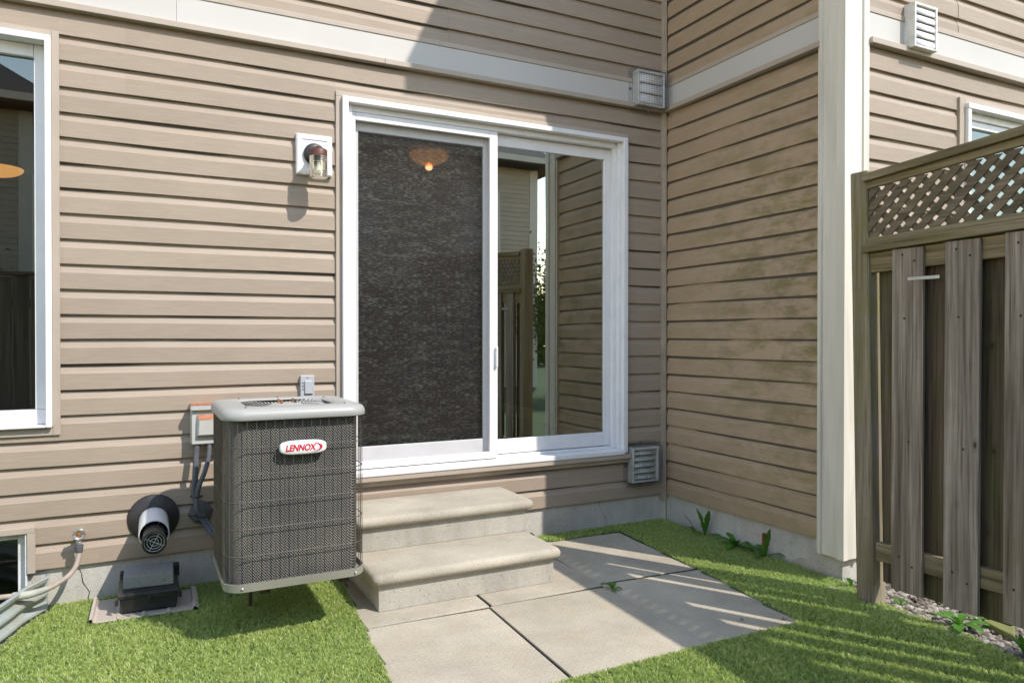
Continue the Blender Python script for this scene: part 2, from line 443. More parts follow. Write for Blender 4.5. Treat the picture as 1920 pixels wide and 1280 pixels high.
def coil_mat():
    m, nt, b = newmat('ac_coil_louvre')
    geo = nt.nodes.new('ShaderNodeNewGeometry')
    sep = nt.nodes.new('ShaderNodeSeparateXYZ')
    nt.links.new(geo.outputs['Position'], sep.inputs[0])

    def mth(op, a, bb):
        n = nt.nodes.new('ShaderNodeMath'); n.operation = op
        for i, v in enumerate((a, bb)):
            if v is None:
                continue
            if hasattr(v, 'node'):
                nt.links.new(v, n.inputs[i])
            else:
                n.inputs[i].default_value = v
        return n.outputs[0]
    s = mth('SUBTRACT', sep.outputs['X'], sep.outputs['Y'])
    k = 2 * math.pi / 0.0098
    zz = mth('MULTIPLY', sep.outputs['Z'], 0.85)
    w1 = mth('SINE', mth('MULTIPLY', mth('ADD', s, zz), k), None)
    w2 = mth('SINE', mth('MULTIPLY', mth('SUBTRACT', s, zz), k), None)
    mx = mth('MAXIMUM', mth('MULTIPLY', w1, 1.0), mth('MULTIPLY', w2, 0.85))
    c = ramp(nt, mx, [(0.50, (0.012, 0.012, 0.014)), (0.97, (0.34, 0.325, 0.30))])
    dd = ramp(nt, noise(nt, 5, 5), [(0.35, (0.7, 0.7, 0.72)), (0.7, (1.15, 1.12, 1.05))])
    c = mixc(nt, 1.0, c, dd, 'MULTIPLY')
    nt.links.new(c, b.inputs['Base Color'])
    b.inputs['Roughness'].default_value = 0.6
    b.inputs['Metallic'].default_value = 0.15
    bump(nt, mx, 0.7, 0.003, b)
    return m


M['coil'] = coil_mat()


def blind_mat():
    m, nt, b = newmat('woven_blind')
    f1 = noise(nt, 1.0, 2, (34, 1, 270), False, 0.6)
    f2 = noise(nt, 1.0, 4, (7, 1, 30), False, 0.6)
    ad = nt.nodes.new('ShaderNodeMath'); ad.operation = 'ADD'
    ml = nt.nodes.new('ShaderNodeMath'); ml.operation = 'MULTIPLY'; ml.inputs[1].default_value = 0.45
    nt.links.new(f2, ml.inputs[0]); nt.links.new(f1, ad.inputs[0]); nt.links.new(ml.outputs[0], ad.inputs[1])
    fleck = ramp(nt, ad.outputs[0], [(0.76, (0, 0, 0)), (0.86, (1, 1, 1))])
    warp = ramp(nt, noise(nt, 1.0, 2, (60, 1, 330), False), [(0.35, (0.11, 0.072, 0.059)), (0.65, (0.31, 0.215, 0.178))])
    c = mixc(nt, fleck, warp, (0.92, 0.76, 0.61))
    nt.links.new(c, b.inputs['Base Color'])
    b.inputs['Roughness'].default_value = 0.9
    b.inputs['Specular IOR Level'].default_value = 0.1
    tr = nt.nodes.new('ShaderNodeBsdfTransparent')
    mx = nt.nodes.new('ShaderNodeMixShader'); mx.inputs[0].default_value = 0.16
    nt.links.new(b.outputs[0], mx.inputs[1]); nt.links.new(tr.outputs[0], mx.inputs[2])
    nt.links.new(mx.outputs[0], nt.nodes['Material Output'].inputs[0])
    return m


def mesh_mat():
    m, nt, b = newmat('insect_mesh')
    b.inputs['Base Color'].default_value = (0.03, 0.03, 0.032, 1)
    b.inputs['Roughness'].default_value = 0.7
    tr = nt.nodes.new('ShaderNodeBsdfTransparent')
    mx = nt.nodes.new('ShaderNodeMixShader'); mx.inputs[0].default_value = 0.84
    nt.links.new(b.outputs[0], mx.inputs[1]); nt.links.new(tr.outputs[0], mx.inputs[2])
    nt.links.new(mx.outputs[0], nt.nodes['Material Output'].inputs[0])
    return m


M['blind'] = blind_mat()
M['mesh'] = mesh_mat()


# ------------------------------------------------------------------ mesh helpers
class MB:
    def __init__(self):
        self.v = []; self.f = []

    def box(self, x0, x1, y0, y1, z0, z1):
        n = len(self.v)
        self.v += [(x0, y0, z0), (x1, y0, z0), (x1, y1, z0), (x0, y1, z0), (x0, y0, z1), (x1, y0, z1), (x1, y1, z1), (x0, y1, z1)]
        self.f += [tuple(n + i for i in q) for q in ((0, 3, 2, 1), (4, 5, 6, 7), (0, 1, 5, 4), (1, 2, 6, 5), (2, 3, 7, 6), (3, 0, 4, 7))]
        return self

    def hexa(self, p):
        n = len(self.v)
        self.v += [tuple(q) for q in p]
        self.f += [tuple(n + i for i in q) for q in ((0, 3, 2, 1), (4, 5, 6, 7), (0, 1, 5, 4), (1, 2, 6, 5), (2, 3, 7, 6), (3, 0, 4, 7))]
        return self

    def quad(self, a, b, c, d):
        n = len(self.v)
        self.v += [tuple(a), tuple(b), tuple(c), tuple(d)]
        self.f.append((n, n + 1, n + 2, n + 3))
        return self

    def loft(self, rings, closed=True, caps=True):
        n = len(self.v); k = len(rings[0])
        for r in rings:
            self.v += [tuple(p) for p in r]
        for i in range(len(rings) - 1):
            for j in range(k if closed else k - 1):
                a = n + i * k + j; b = n + i * k + (j + 1) % k
                self.f.append((a, b, b + k, a + k))
        if caps and closed:
            self.f.append(tuple(n + j for j in reversed(range(k))))
            self.f.append(tuple(n + (len(rings) - 1) * k + j for j in range(k)))
        return self

    def tube(self, pts, r, n=8, caps=True):
        pts = [Vector(p) for p in pts]
        rs = r if isinstance(r, (list, tuple)) else [r] * len(pts)
        rings = []; up = None
        for i, p in enumerate(pts):
            t = (pts[min(i + 1, len(pts) - 1)] - pts[max(i - 1, 0)]).normalized()
            if up is None:
                up = Vector((0, 0, 1)) if abs(t.z) < 0.9 else Vector((1, 0, 0))
            a = t.cross(up).normalized(); up = a.cross(t).normalized()
            rings.append([p + (a * math.cos(2 * math.pi * j / n) + up * math.sin(2 * math.pi * j / n)) * rs[i] for j in range(n)])
        return self.loft(rings, True, caps)

    def lathe(self, prof, c, axis, n=24, caps=True):
        """prof: (radius, distance along axis); axis a unit vector"""
        ax = Vector(axis).normalized()
        a = ax.orthogonal().normalized(); b = ax.cross(a)
        rings = [[Vector(c) + ax * d + (a * math.cos(2 * math.pi * j / n) + b * math.sin(2 * math.pi * j / n)) * r for j in range(n)] for r, d in prof]
        return self.loft(rings, True, caps)


def build(name, mb, mat, parent=None, bevel=0.0, smooth=False, seg=2):
    me = bpy.data.meshes.new(name)
    off = Vector((0, 0, 0))
    p = parent
    while p is not None:
        off += p.location
        p = p.parent
    me.from_pydata([tuple(Vector(v) - off) for v in mb.v], [], mb.f)
    me.validate()
    me.materials.append(M[mat])
    o = bpy.data.objects.new(name, me)
    COL.objects.link(o)
    if parent is not None:
        o.parent = parent
    if smooth:
        me.polygons.foreach_set('use_smooth', [True] * len(me.polygons))
        me.set_sharp_from_angle(angle=R_(42))
    if bevel:
        bv = o.modifiers.new('bevel', 'BEVEL')
        bv.width = bevel; bv.segments = seg; bv.limit_method = 'ANGLE'; bv.angle_limit = R_(40)
    return o


def thing(name, label, cat, loc, group=None):
    o = bpy.data.objects.new(name, None)
    COL.objects.link(o)
    o.location = loc
    o.empty_display_size = 0.1
    tag(o, label, cat, group)
    return o


def tag(o, label=None, cat=None, group=None, kind=None):
    for k, v in (('label', label), ('category', cat), ('group', group), ('kind', kind)):
        if v:
            o[k] = v
    return o


def bx(name, mat, parent, x0, x1, y0, y1, z0, z1, bevel=0.0, seg=2):
    return build(name, MB().box(x0, x1, y0, y1, z0, z1), mat, parent, bevel, False, seg)


def smooth_path(pts, n=6):
    pts = [Vector(p) for p in pts]
    out = []
    for i in range(len(pts) - 1):
        p0 = pts[max(i - 1, 0)]; p1 = pts[i]; p2 = pts[i + 1]; p3 = pts[min(i + 2, len(pts) - 1)]
        for k in range(n):
            t = k / n
            out.append(0.5 * ((2 * p1) + (p2 - p0) * t + (2 * p0 - 5 * p1 + 4 * p2 - p3) * t * t + (3 * p1 - p0 - 3 * p2 + p3) * t ** 3))
    out.append(pts[-1])
    return out


# ------------------------------------------------------------------ siding
PITCH = 0.1143
PROF = [(-0.0160, 0.0010), (-0.0005, 0.0), (0.0, 0.002), (-0.0012, 0.073), (-0.0030, 0.0762), (-0.0150, 0.105), (-0.0165, PITCH + 0.009)]


def clip_prof(za, zb):
    out = []
    for i in range(len(PROF) - 1):
        (o0, z0), (o1, z1) = PROF[i], PROF[i + 1]
        if i == 0:
            if za <= 0.0005:
                out.append((o0, z0))
            continue_pts = []
        lo, hi = min(z0, z1), max(z0, z1)
        if i == 0:
            if za <= 0.0005:
                out.append((o1, z1))
            continue
        a, b = max(z0, za), min(z1, zb)
        if a < b:
            for z in (a, b):
                t = (z - z0) / (z1 - z0)
                q = (o0 + t * (o1 - o0), z)
                if not out or abs(out[-1][1] - q[1]) > 1e-6 or abs(out[-1][0] - q[0]) > 1e-6:
                    out.append(q)
    return out


def courses(parent, f, s0, s1, zbases, ztop, holes, seams, mat, zmin=None, seed=0, deep=1.0):
    for ci, zb in enumerate(zbases):
        za = max(0.0, (zmin - zb)) if zmin is not None else 0.0
        zt = min(PITCH + 0.009, ztop - zb)
        if zt <= za:
            continue
        cuts = sorted({s0, s1, *[c for h in holes for c in h[:2] if s0 < c < s1], *[s for s in seams.get(ci, []) if s0 < s < s1]})
        segs = []
        for a, b in zip(cuts[:-1], cuts[1:]):
            mid = 0.5 * (a + b)
            rng_ = [(za, zt)]
            for (h0, h1, hz0, hz1) in holes:
                if h0 < mid < h1:
                    nr = []
                    for (p, q) in rng_:
                        lo, hi = hz0 - zb, hz1 - zb
                        if lo > p: nr.append((p, min(q, lo)))
                        if hi < q: nr.append((max(p, hi), q))
                    rng_ = nr
            rng_ = tuple((round(p, 5), round(q, 5)) for p, q in rng_ if q - p > 0.004)
            if segs and segs[-1][1] == a and segs[-1][2] == rng_ and a not in seams.get(ci, []):
                segs[-1] = (segs[-1][0], b, rng_)
            else:
                segs.append((a, b, rng_))
        for si, (a, b, rr) in enumerate(segs):
            for (p, q) in rr:
                pr = clip_prof(p, q)
                if len(pr) < 2:
                    continue
                n = max(2, int((b - a) / 0.22) + 1)
                mb = MB(); rings = []
                aa, bb = a, b
                lift = 0.0018 if (si % 2 and a in seams.get(ci, [])) else 0.0
                for i in range(n + 1):
                    s = aa + (bb - aa) * i / n
                    ph = (ci // 2) * 2.1 + seed
                    dz = 0.0018 * math.sin(s * 2.3 + ph) + 0.0007 * math.sin(s * 6.1 + ph * 1.7)
                    do = 0.0011 * math.sin(s * 3.1 + ph * 2.3) + 0.0007 * math.sin(s * 8.3 + ci) + lift
                    rings.append([f(s, o * deep + do, zb + z + dz) for o, z in pr])
                mb.loft(rings, False, False)
                build('siding_board', mb, mat, parent)


# ================================================================== SETTING
g = build('ground', MB().quad((-40, -40, -0.03), (40, -40, -0.03), (40, 6, -0.03), (-40, 6, -0.03)), 'lawn')
tag(g, kind='structure')

# patio: six slabs on a soil bed
bed = tag(build('patio', MB().box(-2.40, -0.40, -1.72, 0.015, -0.029, -0.012), 'dirt'), kind='structure')
SL = [  # centre x, centre y, width, depth, rotation
    (-2.000, -0.485, 0.625, 0.765, -1.0), (-1.375, -0.487, 0.602, 0.765, -0.6), (-0.762, -0.470, 0.606, 0.765, -3.3),
    (-2.035, -1.267, 0.625, 0.760, -2.2), (-1.400, -1.270, 0.618, 0.758, -1.9), (-0.800, -1.262, 0.606, 0.765, -3.6)]
for i, (cx, cy, w, d, rot) in enumerate(SL):
    c, s = math.cos(R_(rot)), math.sin(R_(rot))
    zt = [0.0, 0.0, -0.002, 0.001, 0.001, 0.0][i]
    P = [(cx + c * u - s * v, cy + s * u + c * v) for u, v in ((-w / 2, -d / 2), (w / 2, -d / 2), (w / 2, d / 2), (-w / 2, d / 2))]
    mb = MB().hexa([(x, y, -0.05 + 0.04) for x, y in P] + [(x, y, zt) for x, y in P])
    build('paving_slab', mb, 'slab', bed, 0.004)

# artificial turf ------------------------------------------------------
PATIO = [(-2.18, 0.03), (-2.200, -0.20), (-2.235, -0.50), (-2.268, -0.84), (-2.325, -1.45), (-2.35, -1.665), (-1.75, -1.655), (-1.2, -1.648), (-0.592, -1.655),
         (-0.505, -0.93), (-0.434, -0.108), (-0.62, -0.105), (-0.90, -0.112), (-1.00, -0.05), (-1.02, 0.03)]
WELL_PATH = [(-3.478, 0.02), (-3.485, -0.03), (-3.515, -0.09), (-3.555, -0.17), (-3.59, -0.29), (-3.64, -0.42), (-3.75, -0.58), (-3.95, -0.70), (-4.25, -0.72), (-4.60, -0.68), (-4.88, -0.50), (-4.98, -0.22), (-5.0, 0.02)]
WELL = [(x + 0.03, y - 0.012) for x, y in WELL_PATH]
SOFF = [(-3.300, -0.325), (-3.292, -0.03), (-2.868, -0.03), (-2.880, -0.345)]
TURF = [(-4.3, 0.015), (-0.004, 0.015), (-0.004, -1.42), (-0.06, -1.60), (-0.10, -1.69), (-0.095, -1.93), (-0.115, -2.10), (-0.14, -2.24), (-0.20, -2.45),
        (-0.25, -2.9), (-1.2, -2.75), (-4.3, -1.3)]


def inside(P, X, Y):
    r = np.zeros(len(X), bool)
    n = len(P)
    for i in range(n):
        x0, y0 = P[i]; x1, y1 = P[(i + 1) % n]
        if y0 == y1:
            continue
        c = ((y0 > Y) != (y1 > Y)) & (X < (x1 - x0) * (Y - y0) / (y1 - y0) + x0)
        r ^= c
    return r


# backing sheet as a fine grid of cells cut by the outline
gs = 0.03
gx = np.arange(-4.3, 0.02, gs); gy = np.arange(-2.95, 0.02, gs)
XX, YY = np.meshgrid(gx + gs / 2, gy + gs / 2)
xx, yy = XX.ravel(), YY.ravel()
ok = inside(TURF, xx, yy) & ~inside(PATIO, xx, yy) & ~inside(WELL, xx, yy) & ~inside(SOFF, xx, yy)
tb = MB()
for x, y in zip(xx[ok], yy[ok]):
    tb.quad((x - gs / 2, y - gs / 2, 0.004), (x + gs / 2, y - gs / 2, 0.004), (x + gs / 2, y + gs / 2, 0.004), (x - gs / 2, y + gs / 2, 0.004))
NT, PER = 150000, 7
txx = rng.uniform(-4.0, 0.0, NT); tyy = rng.uniform(-2.75, 0.015, NT)
k = (tyy > -1.10 - 0.505 * (txx + 3.55)) & (txx > -3.95)
txx, tyy = txx[k], tyy[k]
tla = rng.normal(-1.9, 1.6, len(txx)); tll = rng.uniform(0.1, 0.5, len(txx)); thh = rng.uniform(0.7, 1.15, len(txx))
bxx = np.repeat(txx, PER); byy = np.repeat(tyy, PER); tla = np.repeat(tla, PER); tll = np.repeat(tll, PER); thh = np.repeat(thh, PER)
bxx = bxx + rng.normal(0, 0.0035, len(bxx)); byy = byy + rng.normal(0, 0.0035, len(byy))
k = inside(TURF, bxx, byy) & ~inside(PATIO, bxx, byy) & ~inside(WELL, bxx, byy) & ~inside(SOFF, bxx, byy)
bxx, byy, tla, tll, thh = bxx[k], byy[k], tla[k], tll[k], thh[k]
n = len(bxx)
h = rng.uniform(0.011, 0.020, n) * thh; w = rng.uniform(0.0009, 0.0016, n)
ang = rng.uniform(0, 2 * np.pi, n); la = tla + rng.normal(0, 0.6, n); ln = (tll + rng.uniform(0.0, 0.4, n)) * h
dx, dy = np.cos(ang) * w, np.sin(ang) * w
lx, ly = np.cos(la) * ln, np.sin(la) * ln
V = np.zeros((n, 5, 3))
V[:, 0] = np.stack([bxx - dx, byy - dy, np.full(n, 0.002)], 1)
V[:, 1] = np.stack([bxx + dx, byy + dy, np.full(n, 0.002)], 1)
V[:, 2] = np.stack([bxx + dx * 0.9 + lx * 0.35, byy + dy * 0.9 + ly * 0.35, 0.002 + h * 0.6], 1)
V[:, 3] = np.stack([bxx - dx * 0.9 + lx * 0.35, byy - dy * 0.9 + ly * 0.35, 0.002 + h * 0.6], 1)
V[:, 4] = np.stack([bxx + lx, byy + ly, 0.002 + h], 1)
me = bpy.data.meshes.new('artificial_turf')
nv = n * 5
me.vertices.add(nv)
me.vertices.foreach_set('co', V.reshape(-1))
base = (np.arange(n) * 5)[:, None]
L = np.concatenate([base + np.array([[0, 1, 2, 3]]), base + np.array([[3, 2, 4]])], 1)
me.loops.add(n * 7)
me.loops.foreach_set('vertex_index', L.reshape(-1))
me.polygons.add(n * 2)
st = np.stack([np.arange(n) * 7, np.arange(n) * 7 + 4], 1).reshape(-1)
me.polygons.foreach_set('loop_start', st)
me.update(calc_edges=True)
me.validate()
me.materials.append(M['turf'])
turf = bpy.data.objects.new('artificial_turf', me)
COL.objects.link(turf)
tag(turf, 'short bright green artificial turf laid around the slabs', 'turf', kind='stuff')
tag(build('turf_backing', tb, 'turfback'), kind='structure')

# gravel strip beyond the fence
tag(build('gravel_bed', MB().quad((-0.30, -3.2, -0.012), (2.6, -3.2, -0.012), (2.6, -1.375, -0.012), (-0.30, -1.375, -0.012)), 'dirt'), kind='structure')
ico_v = []
t = (1 + 5 ** 0.5) / 2
for a, b in ((1, t), (1, -t), (-1, t), (-1, -t)):
    ico_v += [(0, a, b), (a, b, 0), (b, 0, a)]
ico_v = np.array(ico_v) / np.linalg.norm(ico_v[0])
ico_f = []
for i in range(12):
    for j in range(i + 1, 12):
        for q in range(j + 1, 12):
            d = [np.linalg.norm(ico_v[a] - ico_v[b]) for a, b in ((i, j), (j, q), (i, q))]
            if max(d) < 1.06:
                nrm = np.cross(ico_v[j] - ico_v[i], ico_v[q] - ico_v[i])
                ico_f.append((i, j, q) if nrm @ ico_v[i] > 0 else (i, q, j))
gm = MB()
NS = 5200
for i in range(NS):
    x = random.uniform(-0.13, 1.3) if i > NS * 0.45 else random.uniform(-0.16, 0.35)
    y = random.uniform(-2.75, -1.40)
    r = random.choice((0.006, 0.008, 0.010, 0.013, 0.017))
    sc = np.array([random.uniform(0.8, 1.5), random.uniform(0.7, 1.2), random.uniform(0.45, 0.8)]) * r
    th = random.uniform(0, 6.28)
    jit = 1 + rng.uniform(-0.18, 0.18, (12, 1))
    q = ico_v * jit * sc
    q = np.stack([q[:, 0] * math.cos(th) - q[:, 1] * math.sin(th), q[:, 0] * math.sin(th) + q[:, 1] * math.cos(th), q[:, 2]], 1) + [x, y, -0.004 + r * 0.35]
    n0 = len(gm.v)
    gm.v += [tuple(p) for p in q]
    gm.f += [(a + n0, b + n0, c + n0) for a, b, c in ico_f]
gv = build('gravel', gm, 'gravel')
tag(gv, 'loose grey and tan gravel beyond the fence foot', 'gravel', kind='stuff')

# ================================================================== TOWNHOUSE (with the patio door)
house = thing('townhouse', 'beige vinyl-sided townhouse wall with the sliding patio door', 'house', (-2.0, 0.0, 0.0))
DOOR = (-2.180, -0.300, 0.425, 2.515)
WIN = (-6.0, -3.424, 0.778, 2.588)
BWIN = (-6.0, -3.522, -0.2, 0.372)


def wall_with_holes(x0, x1, z0, z1, y0, y1, holes):
    xs = sorted({x0, x1, *[h[0] for h in holes], *[h[1] for h in holes]})
    zs = sorted({z0, z1, *[h[2] for h in holes], *[h[3] for h in holes]})
    xs = [x for x in xs if x0 <= x <= x1]; zs = [z for z in zs if z0 <= z <= z1]
    mb = MB()
    for a, b in zip(xs[:-1], xs[1:]):
        for c, d in zip(zs[:-1], zs[1:]):
            mx, mz = (a + b) / 2, (c + d) / 2
            if any(h[0] < mx < h[1] and h[2] < mz < h[3] for h in holes):
                continue
            mb.box(a, b, y0, y1, c, d)
    return mb


hd = (-2.150, -0.316, 0.470, 2.490)
hw = (-5.6, -3.456, 0.82, 2.56)
hb = (-5.6, -3.560, -0.10, 0.345)
back = build('back_wall', wall_with_holes(-6.0, 0.0, 0.185, 5.0, 0.016, 0.18, [hd, hw, hb]), 'sheath', house)
low = [0.18 + i * PITCH for i in range(22)]
up = [2.853 + i * PITCH for i in range(19)]
fb = lambda s, o, z: (s, -o, z)
courses(back, fb, -6.0, -0.024, low, 2.700, [DOOR, WIN, BWIN], {0: [-3.274], 1: [-3.274], 19: [-3.16], 20: [-3.16], 21: [-3.16], 4: [-4.1], 5: [-4.1]}, 'siding', None, 0.3)
courses(back, fb, -6.0, -0.024, up, 5.0, [], {0: [-1.54], 1: [-1.54], 3: [-2.7], 4: [-2.7]}, 'siding', 2.880, 1.7)

fnd = build('foundation', wall_with_holes(-6.0, 0.03, -0.6, 0.195, 0.022, 0.2, [hb]), 'found', house)
for cpts in ([(-3.373, 0.168), (-3.352, 0.150), (-3.347, 0.131), (-3.341, 0.089), (-3.325, 0.062), (-3.314, 0.040), (-3.321, 0.016), (-3.306, -0.016)],
             [(-0.503, 0.172), (-0.496, 0.130), (-0.478, 0.10), (-0.459, 0.071), (-0.448, 0.05), (-0.442, 0.015)],
             [(-0.93, 0.075), (-0.90, 0.062), (-0.87, 0.066), (-0.83, 0.05)]):
    mb = MB()
    wv = 0.0022 if cpts[0][0] < -3 else 0.0010
    rg = [[(x - wv * random.uniform(0.4, 1.3), 0.0212, z), (x + wv * random.uniform(0.4, 1.3), 0.0212, z)] for x, z in cpts]
    mb.loft(rg, False, False)
    build('crack', mb, 'crack', fnd)

# band between the storeys
for a, b in ((-6.0, -2.9425), (-2.9415, -0.002)):
    bx('trim_band', 'band', house, a, b, -0.004, 0.016, 2.722, 2.8545, 0.001)
for a, b in ((-6.0, -1.9195), (-1.9185, -0.004)):
    bx('band_drip_channel', 'trim', house, a, b, -0.030, 0.015, 2.693, 2.7215, 0.002)
bx('starter_strip', 'trim', house, -6.0, -0.006, -0.0085, 0.016, 2.855, 2.882, 0.002)
# inside corner
mb = MB().box(-0.026, -0.0185, -0.020, 0.016, 0.150, 2.692).box(-0.0185, -0.002, -0.026, 0.014, 0.150, 2.692)
build('inside_corner_trim', mb, 'trim_weath', house, 0.0015)
mb = MB().box(-0.026, -0.0185, -0.020, 0.016, 2.883, 5.0).box(-0.0185, -0.002, -0.026, 0.014, 2.883, 5.0)
build('inside_corner_trim', mb, 'trim_weath', house, 0.0015)

# ---- patio door
door = build('patio_door', MB().box(-2.112, -0.353, 0.088, 0.128, 0.462, 0.505), 'white', house, 0.002)
tag(door, 'white sliding patio door with an insect screen on one half')


def frame4(name, mat, parent, x0, x1, y0, y1, z0, z1, wl, wr, wt, wb, bevel=0.003):
    bx(name, mat, parent, x0, x0 + wl, y0, y1, z0, z1, bevel)
    bx(name, mat, parent, x1 - wr, x1, y0, y1, z0, z1, bevel)
    if wt: bx(name, mat, parent, x0 + wl, x1 - wr, y0, y1, z1 - wt, z1, bevel)
    if wb: bx(name, mat, parent, x0 + wl, x1 - wr, y0, y1, z0, z0 + wb, bevel)


# beige channel round the casing
for (a, b, c, d, nm) in ((-2.180, -2.151, 0.440, 2.488, 'l'), (-0.331 + 0.016, -0.300, 0.440, 2.488, 'r')):
    bx('channel_trim', 'trim', door, a, b, -0.010, 0.015, c, d, 0.002)
bx('channel_trim', 'trim', door, -2.180, -0.300, -0.0095, 0.015, 2.4885, 2.515, 0.002)
# casing
bx('casing', 'white', door, -2.150, -2.117, -0.034, 0.086, 0.478, 2.488, 0.005)
bx('casing', 'white', door, -0.352, -0.316, -0.034, 0.086, 0.478, 2.488, 0.005)
bx('casing', 'white', door, -2.117, -0.352, -0.034, 0.086, 2.458, 2.487, 0.004)
# inner jambs and head
bx('jamb', 'white', door, -2.117, -2.090, 0.004, 0.125, 0.500, 2.457, 0.003)
bx('jamb', 'white', door, -0.372, -0.352, -0.004, 0.125, 0.500, 2.457, 0.003)
bx('jamb', 'white', door, -0.396, -0.372, 0.022, 0.125, 0.500, 2.457, 0.003)
bx('head', 'white', door, -2.090, -0.396, 0.012, 0.125, 2.425, 2.457, 0.003)
# sill
bx('threshold', 'white', door, -2.118, -0.351, -0.052, 0.087, 0.470, 0.4995, 0.005)
bx('threshold_track', 'white', door, -2.089, -0.397, 0.036, 0.050, 0.5, 0.517, 0.002)
bx('sill_trim', 'trim', door, -2.190, -0.296, -0.046, 0.013, 0.4415, 0.469, 0.004)
bx('sill_trim', 'trim_weath', door, -2.186, -0.300, -0.020, 0.013, 0.413, 0.441, 0.003)
# insect screen (outer track, left half)
frame4('screen_frame', 'white', door, -2.089, -1.222, 0.014, 0.034, 0.505, 2.424, 0.020, 0.052, 0.042, 0.040, 0.003)
build('insect_screen', MB().quad((-2.069, 0.026, 0.545), (-1.274, 0.026, 0.545), (-1.274, 0.026, 2.382), (-2.069, 0.026, 2.382)), 'mesh', door)
# sliding sash behind it
frame4('sash', 'white', door, -2.088, -1.235, 0.086 - 0.028, 0.086, 0.518, 2.422, 0.045, 0.060, 0.085, 0.10, 0.003)
build('pane', MB().quad((-2.043, 0.070, 0.618), (-1.295, 0.070, 0.618), (-1.295, 0.070, 2.337), (-2.043, 0.070, 2.337)), 'glass_slider', door)
# fixed sash, right half
frame4('sash', 'white', door, -1.234, -0.397, 0.056, 0.085, 0.518, 2.422, 0.022, 0.046, 0.068, 0.088, 0.004)
build('pane', MB().quad((-1.212, 0.068, 0.606), (-0.443, 0.068, 0.606), (-0.443, 0.068, 2.354), (-1.212, 0.068, 2.354)), 'glass', door)
for zc in (1.10,):
    bx('lift_handle', 'white', door, -1.240, -1.228, -0.004, 0.013, zc - 0.06, zc + 0.06, 0.003)

# ---- left window
win = build('window', MB().box(-5.6, -3.478, 0.030, 0.075, 0.826, 0.892), 'white', house, 0.004)
tag(win, 'white framed window with dark glass')
bx('channel_trim', 'trim', win, -3.453, -3.424, -0.012, 0.015, 0.778, 2.588, 0.002)
bx('channel_trim', 'trim', win, -6.0, -3.4535, -0.0115, 0.015, 0.778, 0.812, 0.002)
bx('channel_trim', 'trim', win, -6.0, -3.4535, -0.0115, 0.015, 2.560, 2.588, 0.002)
bx('casing', 'white', win, -3.478, -3.4535, -0.036, 0.075, 0.815, 2.558, 0.004)
bx('casing', 'white', win, -5.6, -3.4785, -0.036, 0.075, 2.530, 2.5585, 0.004)
bx('sill', 'white', win, -5.6, -3.4785, -0.036, 0.075, 0.8155, 0.8255, 0.003)
bx('sash', 'white', win, -3.524, -3.4787, 0.034, 0.078, 0.8925, 2.529, 0.004)
bx('sash', 'white', win, -5.6, -3.5245, 0.0345, 0.078, 2.472, 2.529, 0.004)
build('pane', MB().quad((-5.6, 0.060, 0.892), (-3.524, 0.060, 0.892), (-3.524, 0.060, 2.472), (-5.6, 0.060, 2.472)), 'glass_win', win)

# ---- basement window
bwin = build('basement_window', MB().box(-3.592, -3.562, 0.030, 0.075, -0.09, 0.341), 'white_dirty', house, 0.003)
bx('channel_trim', 'trim', bwin, -3.553, -3.522, -0.012, 0.015, 0.168, 0.3465, 0.002)
bx('channel_trim', 'trim', bwin, -6.0, -3.5225, -0.0118, 0.015, 0.347, 0.374, 0.002)
bx('casing', 'white_dirty', bwin, -3.5615, -3.5535, -0.004, 0.08, -0.09, 0.346, 0.002)
bx('head', 'white_dirty', bwin, -5.6, -3.5925, 0.030, 0.075, 0.318, 0.3455, 0.003)
build('pane', MB().quad((-5.6, 0.055, -0.09), (-3.592, 0.055, -0.09), (-3.592, 0.055, 0.32), (-5.6, 0.055, 0.32)), 'glass_dark', bwin)
bx('basement_backing', 'wall_dim', house, -5.6, -3.55, 0.9, 0.92, -0.3, 0.42)

# ---- rooms behind the glass
bx('interior_floor', 'floor_in', house, -6.0, 0.09, 0.181, 4.2, 0.40, 0.455)
bx('interior_ceiling', 'wall_dim', house, -6.0, 0.09, 0.181, 4.2, 2.72, 2.78)
bx('interior_wall', 'wall_in', house, 0.091, 0.15, 0.181, 4.2, 0.40, 2.78)
bx('interior_wall', 'wall_in', house, -6.0, 0.15, 4.2005, 4.26, 0.40, 2.78)
bx('interior_wall', 'wall_in', house, -6.06, -6.0005, 0.181, 4.26, 0.40, 2.78)
bx('interior_wall', 'wall_in', house, -2.75, -2.66, 1.6, 4.2, 0.456, 2.719)
bx('baseboard', 'base_in', house, 0.072, 0.0905, 0.20, 4.2, 0.4555, 0.56, 0.004)
bx('baseboard', 'base_in', house, -2.65, 0.071, 4.18, 4.2, 0.4555, 0.56, 0.004)

# ================================================================== NEIGHBOURING HOUSE WING
nb = thing('neighbouring_house', 'beige vinyl-sided house wing with green algae streaks, standing against the fence', 'house', (0.6, -1.0, 0.0))
YN = -1.39
side = build('side_wall', MB().box(0.012, 0.16, YN + 0.02, 0.0, 0.185, 5.0), 'sheath', nb)
fs = lambda s, o, z: (-o, s, z)
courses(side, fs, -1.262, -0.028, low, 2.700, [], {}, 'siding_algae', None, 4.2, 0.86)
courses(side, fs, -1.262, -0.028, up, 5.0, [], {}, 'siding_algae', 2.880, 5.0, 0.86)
bx('trim_band', 'band', nb, -0.004, 0.012, -1.262, -0.006, 2.722, 2.8545, 0.001)
bx('band_drip_channel', 'trim', nb, -0.029, 0.011, -1.262, -0.032, 2.6925, 2.7215, 0.002)
bx('starter_strip', 'trim', nb, -0.0085, 0.012, -1.262, -0.010, 2.855, 2.882, 0.002)
NW = (0.906, 2.2, 1.3, 2.535)
nwh = (0.954, 2.16, 1.34, 2.505)
